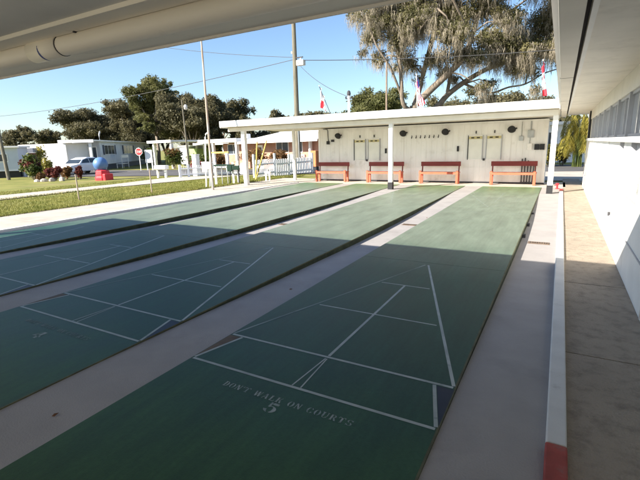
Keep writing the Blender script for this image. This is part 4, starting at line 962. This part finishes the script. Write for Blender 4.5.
# utility pole
upole = thing('utility_pole', 'tall grey wooden utility pole behind the picket fence', 'utility pole', (-13.5,21.75,-.2))
MB().tube([(0,0,-.2),(0,0,6),(0,0,10.9)], [.17,.145,.11], 12).build('pole', 'pole_grey', upole)
cn = B(.2,.72,-.2,.1,6.6,6.92).build('transformer', 'insul', upole, bevel=.03); MB().tube([(.46,-.05,6.92),(.46,-.05,7.04)], .05).build('bushing', 'insul', cn)
B(-.1,.6,-.06,0,7.05,7.12).build('bracket', 'dark', upole)
for z in (9.05,7.35,10.3): MB().tube([(-.16,-.05,z),(-.16,-.05,z+.14)], .05).build('insulator', 'insul', upole)
MB().tube([(.13,-.1,-.2),(.12,-.1,3.5)], .03, 6).build('cable_guard', 'galv', upole)
lp = thing('lamp_pole', 'thin grey pole with a small white lamp near its top across the road', 'street lamp', (-25.4,23.7,tz(-25.4,23.7)))
MB().tube([(0,0,-.1),(-.36,.2,5.75)], [.07,.05], 8).build('pole', 'pole_grey', lp); MB().lathe([(.04,0),(.13,.08),(.15,.3),(.07,.42)], 12, (.0,.2,4.95)).build('lamp_head', 'insul', lp, smooth=True)
tag(MB().tube([(0,0,-.1),(-.65,.2,3.4),(-1.4,.5,7.5)], [.13,.11,.08], 10).build('leaning_pole', 'pole_grey', loc=(-34.65,14.53,tz(-34,14.5))), 'dark leaning wooden pole behind the grey mobile home roof', 'utility pole')
tag(MB().tube([(0,0,-3.4),(0,0,0),(-.17,.4,2.6)], [.06,.055,.04], 10).build('brown_pole', 'wood', loc=(-6.9,20.2,3.2)), 'thin brown pole rising behind the canopy in front of the oak', 'pole')
# wires
def wire(name, label, a, b, sag, r=.018):
    a, b = Vector(a), Vector(b); pts = []
    for k in range(25):
        t = k/24; p = a.lerp(b, t); p.z -= sag*4*t*(1-t); pts.append(p-a)
    tag(MB().tube(pts, r, 5).build(name, 'wire', loc=a), label, 'wire', 'overhead wires')
UP = (-13.5,21.75)
wire('overhead_wire', 'uppermost wire from the utility pole running out under the shelter roof edge', (UP[0]-.16,UP[1]-.05,9.0), (-24.76, 25.64, 11.34), .1)
wire('overhead_wire', 'wire from the utility pole rising behind the leaning steel pole to the roof edge', (UP[0]-.16,UP[1]-.05,6.95), (-33.99, 25.13, 11.28), .25, .016)
wire('overhead_wire', 'lower wire from the utility pole dipping above the tree line', (UP[0]-.16,UP[1]-.05,6.8), (-56.42, 22.8, 5.63), .5, .02)
wire('overhead_wire', 'wire crossing in front of the moss hung oak', (UP[0]+.16,UP[1]-.05,6.75), (2.71, 25.72, 6.23), .2, .022)
wire('service_wire', 'thin service wire dropping from the utility pole to the mast', (UP[0]+.12,UP[1]-.05,6.7), (-5.85,13.2,3.35), .25, .012)

# ------------------------------------------------------------------ on the canopy roof: mast and flags
sm = thing('service_mast', 'white service mast with a dark weatherhead on the canopy roof', 'mast', (-5.76,13.1,2.56))
MB().tube([(0,0,-.1),(0,0,.80)], .045, 10).build('pipe', 'trim', sm); MB().lathe([(.055,.80),(.075,.86),(.06,.95),(.02,.99)], 12).build('weatherhead', 'dark', sm)
MB().tube([(-.13,0,.70),(.13,0,.70)], .02, 6).build('cross_arm', 'dark', sm)
for x in (-.12,.12): MB().tube([(x,0,.70),(x,0,.78)], .028, 8).build('insulator', 'black', sm)
def flag(name, label, base, tip, ln, wd, pat, mats, fold):
    t = thing(name, label, 'flag', base, 0, 'flags on the canopy roof')
    v = Vector(tip)-Vector(base); MB().tube([(0,0,-.05), tuple(v)], [.014,.011], 8).build('flagpole', 'dark' if name != 'national_flag' else 'trim', t)
    MB().lathe([(.004,0),(.022,.02),(.022,.04),(.004,.06)], 8, tuple(v)).build('finial', 'insul', t)
    nu, nv = 14, 26; V = []; F = []; mi = []
    d = v.normalized()
    for i in range(nu+1):                     # i across the hoist, j along the fly; the fly hangs limp
        for j in range(nv+1):
            s, q = i/nu, j/nv
            p = v - d*(s*wd) 
            drop = q*ln
            x = p.x + q*fold*(.55+.45*math.sin(s*3))*(1-.4*s) + .04*math.sin(s*9+q*4)
            y = p.y + .05*math.sin(q*5+s*11) - .03*q
            z = p.z - drop*(.62+.38*(1-s))
            V.append((x,y,z))
    for i in range(nu):
        for j in range(nv):
            F.append((i*(nv+1)+j,(i+1)*(nv+1)+j,(i+1)*(nv+1)+j+1,i*(nv+1)+j+1)); mi.append(pat((i+.5)/nu,(j+.5)/nv))
    mb = MB(); mb.add(V, F); mb.mi = mi; o = mb.build('cloth', mats, t, smooth=True)
    sol = o.modifiers.new('thick','SOLIDIFY'); sol.thickness = .004
flag('state_flag', 'white flag with red diagonal bars hanging limp on a tilted pole', (-6.50,13.2,2.58), (-7.05,13.15,3.80), .80, .5, lambda s,q: 1 if q > .55 and (abs(s-q) < .09 or abs(1-s-q) < .16) else 0, ['flagwhite','flagred'], .18)
flag('national_flag', 'striped flag with red and white bars hanging limp before the oak trunk', (-3.05,12.9,2.56), (-3.12,12.9,3.80), .80, .62, lambda s,q: (2 if (q < .4 and s < .30) else (1 if int(s*13)%2 == 0 else 0)), ['flagwhite','flagred','flagblue'], .36)
flag('red_white_flag', 'red and white flag hanging limp at the near end of the canopy', (.74,13.9,2.52), (.66,13.9,3.98), 1.05, .42, lambda s,q: 1 if (q < .27 or q > .73) else (1 if (abs(q-.5)*1.5+abs(s-.5)) < .22 else 0), ['flagwhite','flagred'], .19)
